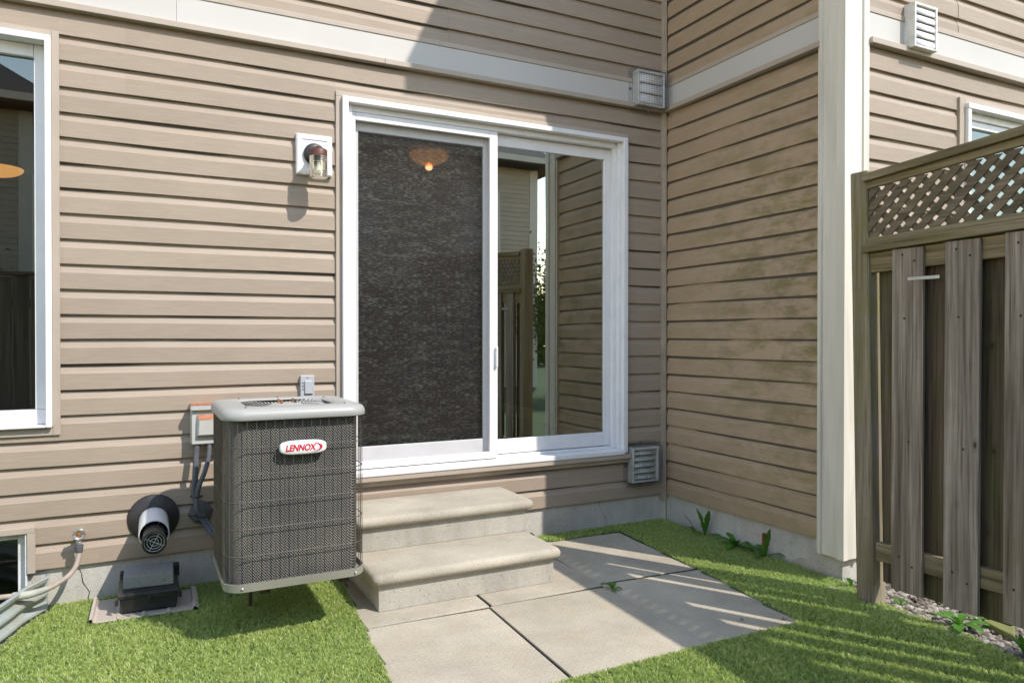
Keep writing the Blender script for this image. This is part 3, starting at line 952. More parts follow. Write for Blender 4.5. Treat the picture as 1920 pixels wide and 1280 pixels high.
front = build('front_wall', wall_with_holes(0.012, 6.0, 0.185, 5.0, YN + 0.016, YN + 0.16, [nwh]), 'sheath', nb)
fn = lambda s, o, z: (s, YN - o, z)
courses(front, fn, 0.15, 6.0, low, 2.700, [NW], {}, 'siding', None, 7.2)
courses(front, fn, 0.15, 6.0, up, 5.0, [], {0: [0.905], 1: [0.905], 2: [0.93]}, 'siding', 2.880, 8.1)
bx('trim_band', 'band', nb, 0.165, 6.0, YN - 0.004, YN + 0.016, 2.722, 2.8545, 0.001)
bx('band_drip_channel', 'trim', nb, 0.165, 6.0, YN - 0.030, YN + 0.015, 2.693, 2.7215, 0.002)
bx('starter_strip', 'trim', nb, 0.165, 6.0, YN - 0.0085, YN + 0.016, 2.855, 2.882, 0.002)
# foundation
f2 = build('foundation', MB().box(0.022, 6.0, YN + 0.022, 0.0, -0.6, 0.195), 'found', nb)
f3 = MB().box(0.0215, 0.03, -1.19, -1.02, -0.02, 0.05)
build('foundation_patch', MB().lathe([(0.001, -0.004), (0.085, -0.004), (0.092, 0.002), (0.09, 0.012), (0.001, 0.013)], (0.024, -1.13, -0.04), (-1, 0, 0), 20), 'step', f2)
# outside corner post
cor = MB()
prof = [(0.012, -1.243), (-0.016, -1.243), (-0.016, -1.257), (-0.027, -1.259), (-0.027, -1.272), (-0.013, -1.276), (-0.013, -1.362), (-0.028, -1.366),
        (-0.028, YN - 0.024), (0.002, YN - 0.024), (0.006, YN - 0.017), (0.104, YN - 0.017), (0.108, YN - 0.026), (0.124, YN - 0.026), (0.128, YN - 0.008),
        (0.163, YN - 0.014), (0.163, YN + 0.012), (0.011, YN + 0.012)]
cor.loft([[(x, y, z) for x, y in prof] for z in (0.118, 2.0, 5.0)], True, True)
build('corner_trim', cor, 'cream', nb, 0.0008, False, 1)
# window in the neighbouring wall
nwin = build('window', MB().box(0.955, 0.985, YN - 0.03, YN + 0.07, 1.34, 2.474), 'white', nb, 0.004)
bx('channel_trim', 'trim_weath', nwin, 0.906, 0.953, YN - 0.012, YN + 0.015, 1.30, 2.535, 0.002)
bx('channel_trim', 'trim', nwin, 0.9535, 2.2, YN - 0.0118, YN + 0.015, 2.506, 2.535, 0.002)
bx('casing', 'white', nwin, 0.955, 2.16, YN - 0.034, YN + 0.07, 2.475, 2.505, 0.004)
bx('head', 'white', nwin, 0.9855, 2.16, YN + 0.012, YN + 0.06, 2.435, 2.4745, 0.003)
bx('sash', 'white', nwin, 0.9855, 2.16, YN + 0.025, YN + 0.06, 2.395, 2.4345, 0.003)
build('pane', MB().quad((0.985, YN + 0.045, 1.34), (2.16, YN + 0.045, 1.34), (2.16, YN + 0.045, 2.395), (0.985, YN + 0.045, 2.395)), 'glass_win', nwin)
bx('blind', 'base_in', nwin, 0.99, 2.15, YN + 0.10, YN + 0.112, 1.34, 2.44)
# hip roof whose eaves throw the shade on the townhouse wall
ex, ey, ez = -0.60, -1.93, 4.98
rf = MB()
E0 = [(ex, ey, ez), (6.5, ey, ez), (6.5, 3.0, ez), (ex, 3.0, ez)]
E1 = [(x, y, ez + 0.16) for x, y, z in E0]
E2 = [(ex + 2.0, ey + 2.0, ez + 1.3), (4.5, ey + 2.0, ez + 1.3), (4.5, 1.0, ez + 1.3), (ex + 2.0, 1.0, ez + 1.3)]
rf.loft([E0, E1, E2], True, True)
build('roof', rf, 'roof', nb)

# ================================================================== CONCRETE STEPS
steps = thing('concrete_steps', 'two-tread precast concrete steps with rounded nosings below the patio door', 'steps', (-1.72, -0.4, 0.0))


def stepblock(x0, x1, yf, yb, z0, z1):
    n = 14
    rn = 0.022
    bx('riser', 'riser', steps, x0, x1, yf, yb, z0, z1 - 0.052, 0.003)
    # nosing slab with a rounded front and side edge
    pr = []
    for i in range(9):
        a = -math.pi / 2 + math.pi * i / 8
        pr.append((0.022 * math.cos(a), 0.026 * math.sin(a)))
    rings = []
    inner = 0.018
    for (o, dz) in [(-0.02, -0.026)] + pr + [(-0.03, 0.0264)]:
        X0, X1, Yf = x0 - inner - o + 0.006, x1 + inner + o - 0.006, yf - inner - o + 0.006
        rad = 0.03
        c = []
        for cx, sg in ((X0 + rad, -1), (X1 - rad, 1)):
            for t in range(5):
                aa = (math.pi + t * math.pi / 8) if sg < 0 else (1.5 * math.pi + t * math.pi / 8)
                c.append((cx + rad * math.cos(aa), Yf + rad + rad * math.sin(aa), z1 - 0.026 + dz))
        c += [(X1, yb, z1 - 0.026 + dz), (X0, yb, z1 - 0.026 + dz)]
        rings.append(c)
    return build('tread', MB().loft(rings, True, True), 'step', steps, 0, True)


stepblock(-2.165, -1.270, -0.722, -0.02, 0.0, 0.172)
stepblock(-2.150, -1.242, -0.385, -0.015, 0.1725, 0.342)

# ================================================================== AC CONDENSER
ac = thing('air_conditioner', 'grey square air conditioner condenser with black wire guard and red lettered badge', 'air conditioner', (-2.54, -0.62, 0.19))
ACX, ACY, ACH = -2.544, -0.628, 0.272


def rrect(cx, cy, hw, r, z, n=10, hy=None):
    hy = hw if hy is None else hy
    out = []
    for q, (sx, sy) in enumerate(((1, 1), (-1, 1), (-1, -1), (1, -1))):
        for i in range(n + 1):
            a = q * math.pi / 2 + i * math.pi / 2 / n
            out.append((cx + sx * (hw - r) + r * math.cos(a), cy + sy * (hy - r) + r * math.sin(a), z))
    return out


zb, zt = 0.250, 0.900
build('coil', MB().loft([rrect(ACX, ACY, ACH - 0.022, 0.062, z) for z in (zb + 0.012, zt + 0.004)]), 'coil', ac, 0, True)
build('base_pan', MB().loft([rrect(ACX, ACY, ACH - 0.012, 0.07, zb - 0.014), rrect(ACX, ACY, ACH + 0.004, 0.075, zb - 0.012), rrect(ACX, ACY, ACH + 0.006, 0.077, zb + 0.018),
                             rrect(ACX, ACY, ACH + 0.001, 0.073, zb + 0.018), rrect(ACX, ACY, ACH - 0.001, 0.071, zb + 0.004)]), 'acbase', ac, 0, True)
# wire guard
wg = MB()
outl = rrect(ACX, ACY, ACH + 0.001, 0.074, 0, 12)
per = [0.0]
for i in range(len(outl)):
    a, b = outl[i], outl[(i + 1) % len(outl)]
    per.append(per[-1] + math.dist(a[:2], b[:2]))
tot = per[-1]


def at(s):
    s %= tot
    for i in range(len(outl)):
        if per[i] <= s <= per[i + 1]:
            t = (s - per[i]) / max(1e-9, per[i + 1] - per[i])
            a, b = outl[i], outl[(i + 1) % len(outl)]
            return a[0] + (b[0] - a[0]) * t, a[1] + (b[1] - a[1]) * t


nw = int(tot / 0.0345)
for i in range(nw):
    x, y = at(i * tot / nw)
    r = 0.0016
    wg.tube([(x, y, zb + 0.012), (x, y, zt + 0.002)], r, 4, False)
for j in range(7):
    z = zt - 0.004 - j * 0.1045
    rr = [(x + (ACX - x) * 0.004, y + (ACY - y) * 0.004, z) for x, y, _ in outl]
    wg.tube(rr + rr[:1], 0.0019, 4, False)
build('wire_guard', wg, 'wire', ac)
# lid with a dished fan grille
N = 44
lid_r = [rrect(ACX, ACY, ACH - 0.006, 0.075, zt - 0.002), rrect(ACX, ACY, ACH + 0.010, 0.082, zt - 0.002), rrect(ACX, ACY, ACH + 0.013, 0.084, zt + 0.006),
         rrect(ACX, ACY, ACH + 0.012, 0.084, zt + 0.020), rrect(ACX, ACY, ACH + 0.005, 0.08, zt + 0.034), rrect(ACX, ACY, ACH - 0.010, 0.075, zt + 0.041), rrect(ACX, ACY, ACH - 0.030, 0.07, zt + 0.043)]


def circ(r, z):
    # matched to the rounded outline by angle
    return [(ACX + r * math.cos(math.atan2(y - ACY, x - ACX)), ACY + r * math.sin(math.atan2(y - ACY, x - ACX)), z) for x, y, _ in lid_r[0]]


ztop = zt + 0.043
rings = lid_r + [circ(0.226, ztop), circ(0.222, ztop - 0.002), circ(0.216, ztop - 0.007)]
lid = build('lid', MB().loft(rings, True, False), 'acgrey', ac, 0, True)
gr = MB()
NSL = 72
for i in range(NSL):
    a = 2 * math.pi * i / NSL
    for (r0, r1, z0, z1) in ((0.135, 0.217, ztop - 0.032, ztop - 0.007),):
        da0, da1 = 0.028, 0.026
        pts = []
        for r, z, da in ((r0, z0, da0), (r1, z1, da1)):
            for sg in (-1, 1):
                pts.append((ACX + r * math.cos(a + sg * da), ACY + r * math.sin(a + sg * da), z + (0.0016 if sg > 0 else 0)))
        gr.quad(pts[0], pts[1], pts[3], pts[2])
for r in (0.165, 0.19):
    z = ztop - 0.032 + 0.025 * (r - 0.135) / 0.082
    gr.lathe([(r - 0.0025, 0.0005), (r + 0.0025, 0.0005), (r + 0.0025, 0.002), (r - 0.0025, 0.002)], (ACX, ACY, z), (0, 0, 1), 48, False)
build('fan_grille', gr, 'acgrey', lid)
build('grille_hub', MB().lathe([(0.001, -0.036), (0.137, -0.036), (0.137, -0.031), (0.10, -0.026), (0.07, -0.014), (0.055, -0.006), (0.001, -0.005)], (ACX, ACY, ztop), (0, 0, 1), 36), 'acgrey', lid, 0, True)
build('fan_well', MB().lathe([(0.001, -0.05), (0.20, -0.05), (0.20, -0.048), (0.001, -0.048)], (ACX, ACY, ztop), (0, 0, 1), 36), 'black', lid)
for i, (du, dv) in enumerate(((-0.03, 0.018), (0.032, 0.026), (-0.024, -0.030), (0.036, -0.014))):
    build('bolt', MB().lathe([(0.0055, -0.004), (0.0055, 0.009), (0.004, 0.0125)], (ACX + du, ACY + dv, ztop - 0.002), (0, 0, 1), 8), 'rust' if i != 3 else 'brkt', lid, 0, True)
for (sx, sy) in ((-0.8, -0.93), (0.0, 0.93), (0.8, 0.6), (-0.7, 0.9), (0.85, -0.8)):
    build('screw', MB().lathe([(0.0040, 0.0), (0.0040, 0.003), (0.002, 0.0045)], (ACX + sx * 0.24, ACY + sy * 0.24, ztop - 0.0006), (0, 0, 1), 8), 'brkt', lid)
for (sx) in (-0.78, 0.84):
    build('screw', MB().lathe([(0.0045, 0.0), (0.0045, 0.003), (0.002, 0.0045)], (ACX + sx * ACH, ACY - ACH - 0.0045, zb + 0.003), (0, -1, 0), 8), 'latch', ac)
# badge
bz, bxc, by = 0.783, -2.527, ACY - ACH - 0.004
pill = [(bxc + 0.091 * math.copysign(abs(math.cos(a)) ** 0.55, math.cos(a)), bz + 0.0275 * math.copysign(abs(math.sin(a)) ** 0.62, math.sin(a))) for a in [2 * math.pi * i / 48 for i in range(48)]]


def pill_ring(k, y):
    return [(bxc + (x - bxc) * k[0], y, bz + (z - bz) * k[1]) for x, z in pill]


badge = build('badge', MB().loft([pill_ring((1, 1), by + 0.008), pill_ring((1, 1), by - 0.006), pill_ring((0.985, 0.95), by - 0.010), pill_ring((0.95, 0.85), by - 0.0125),
                                  pill_ring((0.5, 0.4), by - 0.0135)]), 'badge', ac, 0, True)
badge['label'] = 'white oval badge with red lettering'
cu = bpy.data.curves.new('lettering', 'FONT')
cu.body = 'LENNOX'
cu.size = 0.0285
cu.shear = 0.22
cu.space_character = 0.98
cu.offset = 0.00075
cu.extrude = 0.0006
cu.align_x = 'CENTER'; cu.align_y = 'CENTER'
tmp = bpy.data.objects.new('tmp_text', cu)
COL.objects.link(tmp)
dg = bpy.context.evaluated_depsgraph_get()
tm = bpy.data.meshes.new_from_object(tmp.evaluated_get(dg))
lm = MB()
lm.v = [(bxc - 0.013 + v.co.x, by - 0.0146 - v.co.z, bz - 0.0005 + v.co.y * 1.22) for v in tm.vertices]
lm.f = [tuple(p.vertices) for p in tm.polygons]
build('lettering', lm, 'red', badge)
bpy.data.objects.remove(tmp)
sw = MB()
rg = []
for i in range(25):
    a = R_(112) - R_(224) * i / 24
    th = 0.0006 + 0.0048 * max(0, math.cos(a)) ** 1.2
    ox, oz = bxc + 0.024 + 0.050 * math.cos(a), bz + 0.0195 * math.sin(a)
    ix = bxc + 0.024 + (0.050 - th * 1.3) * math.cos(a) - th * 0.6
    iz = bz + (0.0195 - th * 0.35) * math.sin(a)
    rg.append([(ox, by - 0.0148, oz), (ix, by - 0.0148, iz)])
sw.loft(rg, False, False)
build('swoosh_mark', sw, 'red', badge)
# steel bracket under the unit
for x in (-2.665, -2.352):
    mb = MB()
    mb.box(x - 0.018, x + 0.018, -0.86, 0.0215, 0.206, 0.236)
    mb.hexa([(x - 0.003, -0.44, 0.19), (x + 0.003, -0.44, 0.19), (x + 0.003, -0.47, 0.206), (x - 0.003, -0.47, 0.206),
             (x - 0.003, 0.02, 0.02), (x + 0.003, 0.02, 0.02), (x + 0.003, 0.02, 0.06), (x - 0.003, 0.02, 0.06)])
    mb.box(x - 0.018, x + 0.018, 0.008, 0.0218, 0.0, 0.205)
    if x < -2.5:
        mb.box(x - 0.007, x + 0.007, -0.425, -0.405, 0.001, 0.205)
    build('support_bracket', mb, 'brkt', ac, 0.002)

# ---- refrigerant lines and control conduit
ln1 = build('refrigerant_line', MB().tube(smooth_path([(-2.861, -0.055, 0.705), (-2.867, -0.07, 0.62), (-2.872, -0.085, 0.54), (-2.874, -0.085, 0.46), (-2.850, -0.09, 0.385), (-2.808, -0.13, 0.318), (-2.74, -0.30, 0.29), (-2.70, -0.375, 0.29)]), 0.0135, 10), 'insul', None, 0, True)
tag(ln1, 'thick grey insulated line looping down behind the air conditioner', 'pipe')
ln2 = build('power_conduit', MB().tube(smooth_path([(-2.806, -0.06, 0.70), (-2.812, -0.085, 0.64), (-2.832, -0.11, 0.575), (-2.858, -0.115, 0.505), (-2.866, -0.115, 0.42), (-2.842, -0.12, 0.352), (-2.80, -0.17, 0.29), (-2.74, -0.30, 0.262), (-2.69, -0.38, 0.268)]), 0.0115, 10), 'insul', None, 0, True)
tag(ln2, 'grey flexible conduit crossing the thicker line below the disconnect box', 'conduit')
for (c, r, lab) in (((-2.866, -0.100, 0.462), 0.027, 'black cable tie round the grey lines where they cross below the disconnect box'), ((-2.846, -0.106, 0.368), 0.026, 'black cable tie round the grey lines beside the lump of putty')):
    tag(build('cable_tie', MB().lathe([(r, -0.003), (r + 0.001, -0.003), (r + 0.001, 0.003), (r, 0.003)], c, (0.1, 0, 1), 16, False), 'black'),
        lab, 'cable tie', 'cable ties on the lines')
mbp = MB().lathe([(0.050, 0.0), (0.055, 0.012), (0.040, 0.032), (0.02, 0.04), (0.002, 0.042)], (-2.842, 0.0, 0.366), (0, -1, 0), 14)
mbp.v = [(x + 0.008 * math.sin(i * 2.3), y, z + 0.009 * math.sin(i * 3.1)) for i, (x, y, z) in enumerate(mbp.v)]
tag(build('sealing_putty', mbp, 'putty', None, 0, True), 'lump of grey putty sealing the wall hole behind the lines', 'putty')

# ---- disconnect box
eb = thing('disconnect_box', 'grey electrical disconnect box with rusty orange top edges', 'electrical box', (-2.83, -0.04, 0.70))
build('box_body', MB().loft([[(-2.888, 0.0, z), (-2.735, 0.0, z), (-2.735, -0.075 + dz, z), (-2.884, -0.075 + dz, z)] for z, dz in ((0.706, 0.0), (0.868, 0.012))]), 'box', eb, 0.003)
bx('box_hood', 'box', eb, -2.890, -2.733, -0.082, 0.001, 0.868, 0.892, 0.003)
bx('hood_edge', 'boxrust', eb, -2.889, -2.734, -0.0835, 0.0, 0.8922, 0.8965, 0.001)
build('cover', MB().loft([[(-2.864, -0.074, 0.745), (-2.76, -0.074, 0.745), (-2.76, -0.066, 0.846), (-2.862, -0.066, 0.846)],
                          [(-2.856, -0.098, 0.752), (-2.765, -0.098, 0.752), (-2.765, -0.096, 0.822), (-2.852, -0.096, 0.822)]]), 'box', eb, 0.001)
build('cover_edge', MB().quad((-2.8615, -0.0672, 0.8465), (-2.76, -0.0672, 0.8465), (-2.765, -0.0965, 0.8235), (-2.852, -0.0965, 0.8235)), 'boxrust', eb)
for x in (-2.861, -2.806):
    build('connector', MB().lathe([(0.017, 0.0), (0.017, 0.02)], (x, -0.05, 0.690), (0, 0, 1), 14), 'insul', eb)

# ---- outlet
ol = thing('outlet_cover', 'small grey weatherproof outlet cover on the siding above the air conditioner', 'outlet', (-2.33, 0.0, 0.90))
bx('backplate', 'outlet', ol, -2.367, -2.297, -0.022, 0.010, 0.902, 1.020, 0.003)
bx('flip_cover', 'outlet', ol, -2.347, -2.309, -0.030, -0.0222, 0.925, 0.993, 0.003)
bx('gasket', 'outlet_dark', ol, -2.350, -2.306, -0.0235, -0.0205, 0.918, 0.924, 0.001)
for z in (0.945, 0.962, 0.978):
    bx('slot', 'outlet_dark', ol, -2.3585, -2.3525, -0.0235, -0.0215, z, z + 0.007)
for z in (0.911, 1.008):
    build('screw', MB().lathe([(0.003, 0), (0.003, 0.002)], (-2.332, -0.0222, z), (0, -1, 0), 8), 'outlet_dark', ol)

# ---- wall lamp
wl = thing('wall_lamp', 'jelly-jar porch lamp with brown cap and ribbed glass on a white plate', 'lamp', (-2.294, 0.0, 2.06))
build('mounting_plate', MB().loft([[(-2.386 + i, y, 2.055 + i), (-2.204 - i, y, 2.055 + i), (-2.204 - i, y, 2.262 - i), (-2.386 + i, y, 2.262 - i)] for i, y in ((0, 0.010), (0, -0.024), (0.006, -0.030), (0.026, -0.031), (0.029, -0.027))]), 'white', wl)
build('lamp_base', MB().lathe([(0.056, 0.0), (0.056, 0.010), (0.050, 0.016), (0.034, 0.018), (0.030, 0.012), (0.001, 0.012)], (-2.296, -0.029, 2.160), (0, -1, 0), 32), 'dkbrown', wl, 0, True)
build('arm', MB().tube(smooth_path([(-2.296, -0.035, 2.160), (-2.296, -0.085, 2.168), (-2.296, -0.120, 2.165), (-2.296, -0.128, 2.150)]), 0.019, 12), 'dkbrown', wl, 0, True)
LX, LY = -2.296, -0.128
build('cap', MB().lathe([(0.020, 0.040), (0.037, 0.037), (0.0425, 0.030), (0.0425, 0.0), (0.039, 0.0), (0.039, 0.028)], (LX, LY, 2.128), (0, 0, 1), 32, False), 'brown', wl, 0, True)
jp = []
for i in range(40):
    z = 2.128 - 0.110 * i / 39
    q = (2.128 - z)
    r = 0.0435 + (0.0014 * math.sin(q * 2 * math.pi / 0.0085) if (q < 0.035 or q > 0.07) else 0.0)
    if i > 37: r -= 0.006 * (i - 37)
    jp.append((r, z - 2.018))
build('jar', MB().lathe(jp, (LX, LY, 2.018), (0, 0, 1), 32), 'jar', wl, 0, True)
build('bulb', MB().lathe([(0.012, 0.085), (0.014, 0.065), (0.027, 0.045), (0.029, 0.030), (0.020, 0.014), (0.004, 0.009)], (LX, LY, 2.018), (0, 0, 1), 20), 'white_dirty', wl, 0, True)

# ---- ceiling lamps in the rooms
def ceiling_lamp(loc, r, label, rise, flat=0.55, glow='lamp_glow'):
    t_ = thing('ceiling_lamp', label, 'lamp', loc)
    x, y, z = loc
    prof_ = [(0.002, 0.0)] + [(r * math.sin(a), r * flat * (1 - math.cos(a))) for a in [math.pi / 2 * i / 9 for i in range(1, 10)]]
    build('bowl', MB().lathe(prof_, (x, y, z), (0, 0, 1), 32, False), glow, t_, 0, True)
    build('stem', MB().tube([(x, y, z + 0.01), (x, y, rise)], 0.012, 8), 'lamp_metal', t_)
    return t_


cl1 = ceiling_lamp((-1.02, 1.70, 2.60), 0.16, 'warm lit ceiling lamp glowing behind the dark blind', 2.72, 0.55, 'lamp_glow_strong')
build('bulb', MB().lathe([(0.002, -0.03), (0.024, -0.022), (0.03, 0.0), (0.03, 0.004)], (-1.02, 1.70, 2.585), (0, 0, 1), 16), 'bulb_glow', cl1, 0, True)
cl2 = ceiling_lamp((-3.895, 1.60, 2.205), 0.150, 'warm lit pendant bowl lamp inside the dark window', 2.72, 0.36)

# ---- woven blind
bl = build('roller_blind', MB().quad((-2.075, 0.135, 0.575), (-1.235, 0.135, 0.575), (-1.235, 0.135, 2.45), (-2.075, 0.135, 2.45)), 'blind')
bl.modifiers.new('thickness', 'SOLIDIFY').thickness = 0.0012
tag(bl, 'dark brown flecked woven blind hanging behind the screened door pane', 'blind')

# ---- vents
def wire_cage(parent, f, s0, s1, z0, z1, depth, fl, step=0.0127, flange_r=True):
    """hardware cloth box, f(s, out, z)"""
    mb = MB(); r = 0.00085
    ns = int((s1 - s0) / step); nz = int((z1 - z0) / step)
    for i in range(ns + 1):
        s = s0 + (s1 - s0) * i / ns
        mb.tube([f(s, 0.004, z1 + fl), f(s, 0.004, z1), f(s, depth * 0.8, z1), f(s, depth, z1 - 0.02), f(s, depth, z0 + 0.02), f(s, depth * 0.8, z0), f(s, 0.004, z0), f(s, 0.004, z0 - fl)], r, 4, False)
    for i in range(nz + 1):
        z = z0 + (z1 - z0) * i / nz
        mb.tube([f(s0 - fl, 0.004, z), f(s0, 0.004, z), f(s0, depth, z), f(s1, depth, z), f(s1, 0.004, z)] + ([f(s1 + fl, 0.004, z)] if flange_r else []), r, 4, False)
    for j in range(1, int(depth / step)):
        o = j * step
        mb.tube([f(s0, o, z0), f(s1, o, z0), f(s1, o, z1), f(s0, o, z1), f(s0, o, z0)], r, 4, False)
    for e in (fl * 0.5, fl):
        mb.tube([f(s0, 0.004, z1 + e), f(s1, 0.004, z1 + e)], r, 4, False)
        mb.tube([f(s0, 0.004, z0 - e), f(s1, 0.004, z0 - e)], r, 4, False)
        mb.tube([f(s0 - e, 0.004, z0), f(s0 - e, 0.004, z1)], r, 4, False)
    return build('wire_cage', mb, 'galv', parent)


def vent(name, label, f, s0, s1, z0, z1, dep, n, closed, fmat, smat, loc):
    v = thing(name, label, 'vent', loc, None)
    fw = 0.014

    def pbox(nm, a, b, o0, o1, c, d, mat, bev=0.003):
        P = [f(s, o, z) for z in (c, d) for s, o in ((a, o0), (b, o0), (b, o1), (a, o1))]
        return build(nm, MB().hexa(P), mat, v, bev)
    pbox('hood_frame', s0, s0 + fw, 0.0, dep, z0, z1, fmat)
    pbox('hood_frame', s1 - fw, s1, 0.0, dep, z0, z1, fmat)
    pbox('hood_frame', s0 + fw, s1 - fw, 0.0, dep, z1 - fw, z1, fmat)
    pbox('hood_frame', s0 + fw, s1 - fw, 0.0, dep, z0, z0 + fw * 0.8, fmat)
    pbox('backing', s0 + fw, s1 - fw, -0.004, 0.004, z0 + fw, z1 - fw, 'outlet_dark', 0)
    hgt = (z1 - z0 - 2 * fw) / n
    for i in range(n):
        zt_ = z1 - fw - i * hgt
        ln_ = hgt * (0.98 if closed else 0.80)
        mb = MB(); rg_ = []
        K = 6
        for j in range(K + 1):
            t_ = j / K
            if closed:
                o = dep - 0.018 + 0.012 * math.sin(t_ * math.pi * 0.75)
                z = zt_ - ln_ * t_
            else:
                o = 0.012 + (dep - 0.016) * t_
                z = zt_ - ln_ * (0.25 * t_ + 0.75 * t_ * t_)
            rg_.append([f(s0 + fw + 0.001, o, z), f(s1 - fw - 0.001, o, z)])
        mb.loft(rg_, False, False)
        sl = build('louvre', mb, smat, v, 0, True)
        sd = sl.modifiers.new('thickness', 'SOLIDIFY'); sd.thickness = 0.002
    return v


v1 = vent('wall_vent', 'white louvred vent in a wire cage high in the inner corner', fb, -0.262, -0.045, 2.706, 2.930, 0.060, 3, True, 'white_dirty', 'white', (-0.15, 0.0, 2.70))
wire_cage(v1, fb, -0.270, -0.036, 2.700, 2.938, 0.088, 0.026, flange_r=False)
v2 = vent('wall_vent', 'algae-stained louvred vent in a wire cage low in the inner corner', fb, -0.296, -0.090, 0.283, 0.505, 0.058, 5, False, 'white_dirty', 'vent_algae', (-0.19, 0.0, 0.27))
wire_cage(v2, fb, -0.306, -0.080, 0.272, 0.515, 0.085, 0.026, flange_r=False)
for v, pts in ((v1, ((-0.284, 2.815), (-0.16, 2.682), (-0.16, 2.953))), (v2, ((-0.318, 0.39), (-0.20, 0.533), (-0.20, 0.255)))):
    for x, z in pts:
        build('washer_screw', MB().lathe([(0.009, 0.0), (0.009, 0.002), (0.004, 0.0025), (0.004, 0.005), (0.001, 0.006)], (x, -0.032 if 2.6 < z < 2.72 else -0.006, z), (0, -1, 0), 14), 'galv', v)
v3 = vent('wall_vent', 'white louvred dryer vent without a cage on the neighbouring wall', fn, 0.445, 0.632, 2.712, 2.942, 0.062, 5, True, 'white_dirty', 'white', (0.56, YN, 2.70))

# ---- flue pipe
fl = thing('flue_pipe', 'white vent pipe with black grille tip in a black rubber wall collar', 'vent pipe', (-3.050, 0.0, 0.36))
FX, FZ = -3.048, 0.360
axp = Vector((-0.01, -1, -0.03)).normalized()
build('wall_collar', MB().lathe([(0.112, -0.012), (0.112, 0.004), (0.104, 0.014), (0.082, 0.032), (0.068, 0.055), (0.066, 0.055)], (FX, 0.0, FZ), axp, 40, False), 'rubber', fl, 0, True)
build('outer_pipe', MB().lathe([(0.0625, 0.0), (0.0625, 0.285), (0.061, 0.289), (0.0575, 0.289), (0.0565, 0.285), (0.0565, 0.10)], (FX, 0.0, FZ), axp, 40, False), 'pipe', fl, 0, True)
pp = Vector((FX, 0, FZ)) + axp * 0.0
tipr = [(0.044, 0.10), (0.044, 0.37), (0.047, 0.385), (0.0485, 0.40), (0.0485, 0.425), (0.046, 0.428), (0.043, 0.42), (0.040, 0.30), (0.001, 0.30)]
tip = build('exhaust_tip', MB().lathe(tipr, pp, axp, 36, False), 'black', fl, 0, True)
build('inner_baffle', MB().lathe([(0.045, 0.16), (0.0565, 0.16)], pp, axp, 36, False), 'black', fl)
for i in range(6):
    a = i * math.pi / 3 + 0.4
    e1 = axp.orthogonal().normalized(); e2 = axp.cross(e1)
    d = e1 * math.cos(a) + e2 * math.sin(a)
    tq = e1 * -math.sin(a) + e2 * math.cos(a)
    P = [pp + axp * s + d * r + tq * w_ for s in (0.20, 0.30) for r, w_ in ((0.043, -0.0015), (0.057, -0.0015), (0.057, 0.0015), (0.043, 0.0015))]
    build('fin', MB().hexa(P), 'black', tip)
gmb = MB()
e1 = axp.orthogonal().normalized(); e2 = axp.cross(e1)
for r in (0.016, 0.028, 0.039):
    pts = [pp + axp * 0.414 + (e1 * math.cos(a) + e2 * math.sin(a)) * r for a in [2 * math.pi * i / 24 for i in range(25)]]
    gmb.tube(pts, 0.0017, 5, False)
for a in (0.3, 0.3 + math.pi / 2):
    d = e1 * math.cos(a) + e2 * math.sin(a)
    gmb.tube([pp + axp * 0.4135 - d * 0.044, pp + axp * 0.4135 + d * 0.044], 0.0018, 5, False)
build('grille', gmb, 'box', tip)

# ---- hose tap
tap = thing('hose_tap', 'corroded metal wheel-handle tap on the siding beside the basement window', 'tap', (-3.352, 0.0, 0.27))
TX, TZ = -3.350, 0.334
build('flange', MB().lathe([(0.022, -0.002), (0.022, 0.006), (0.014, 0.012), (0.012, 0.05)], (TX, 0.0, TZ - 0.012), (0, -1, 0), 20), 'tap', tap, 0, True)
build('spout', MB().tube(smooth_path([(TX, -0.03, TZ - 0.014), (TX, -0.052, TZ - 0.018), (TX, -0.062, TZ - 0.040)]), 0.013, 12), 'tap', tap, 0, True)
wv_ = MB()
rings = []
for rr_, y in ((0.012, -0.066), (0.024, -0.064), (0.0255, -0.070), (0.0255, -0.078), (0.022, -0.082), (0.011, -0.078)):
    ring = []
    for i in range(48):
        a = 2 * math.pi * i / 48
        q = rr_ * (1 + (0.10 * math.cos(8 * a) if rr_ > 0.02 else 0))
        ring.append((TX + q * math.cos(a), y, TZ + q * math.sin(a)))
    rings.append(ring)
wv_.loft(rings, True, False)
build('wheel_handle', wv_, 'tap', tap, 0, True)
build('handle_nut', MB().lathe([(0.0105, 0.0), (0.0105, 0.012), (0.007, 0.016), (0.002, 0.016)], (TX, -0.066, TZ), (0, -1, 0), 12), 'brass', tap, 0, True)
hs = thing('garden_hose', 'short beige hose curving from the wall tap down to the window well', 'hose', (-3.40, -0.1, 0.20))
build('coupling', MB().lathe([(0.017, 0.0), (0.0175, 0.012), (0.0155, 0.014), (0.0155, 0.030), (0.014, 0.034)], (TX, -0.0635, TZ - 0.048), (0, -0.08, -1), 18), 'insul', hs, 0, True)
build('hose_body', MB().tube(smooth_path([(TX, -0.066, TZ - 0.075), (-3.351, -0.075, 0.235), (-3.361, -0.095, 0.200), (-3.386, -0.12, 0.170), (-3.425, -0.15, 0.150), (-3.470, -0.180, 0.138), (-3.54, -0.20, 0.134), (-3.62, -0.21, 0.140), (-3.78, -0.22, 0.142)]), 0.0112, 12), 'hose', hs, 0, True)
sl_ = MB().tube(smooth_path([(-3.462, -0.176, 0.140), (-3.49, -0.188, 0.136), (-3.53, -0.199, 0.133), (-3.582, -0.207, 0.135)], 8), [0.0125 + 0.0055 * i / 24 + 0.0006 * math.sin(i * 2.1) for i in range(25)], 14)
build('sleeve', sl_, 'tape', hs, 0, True)

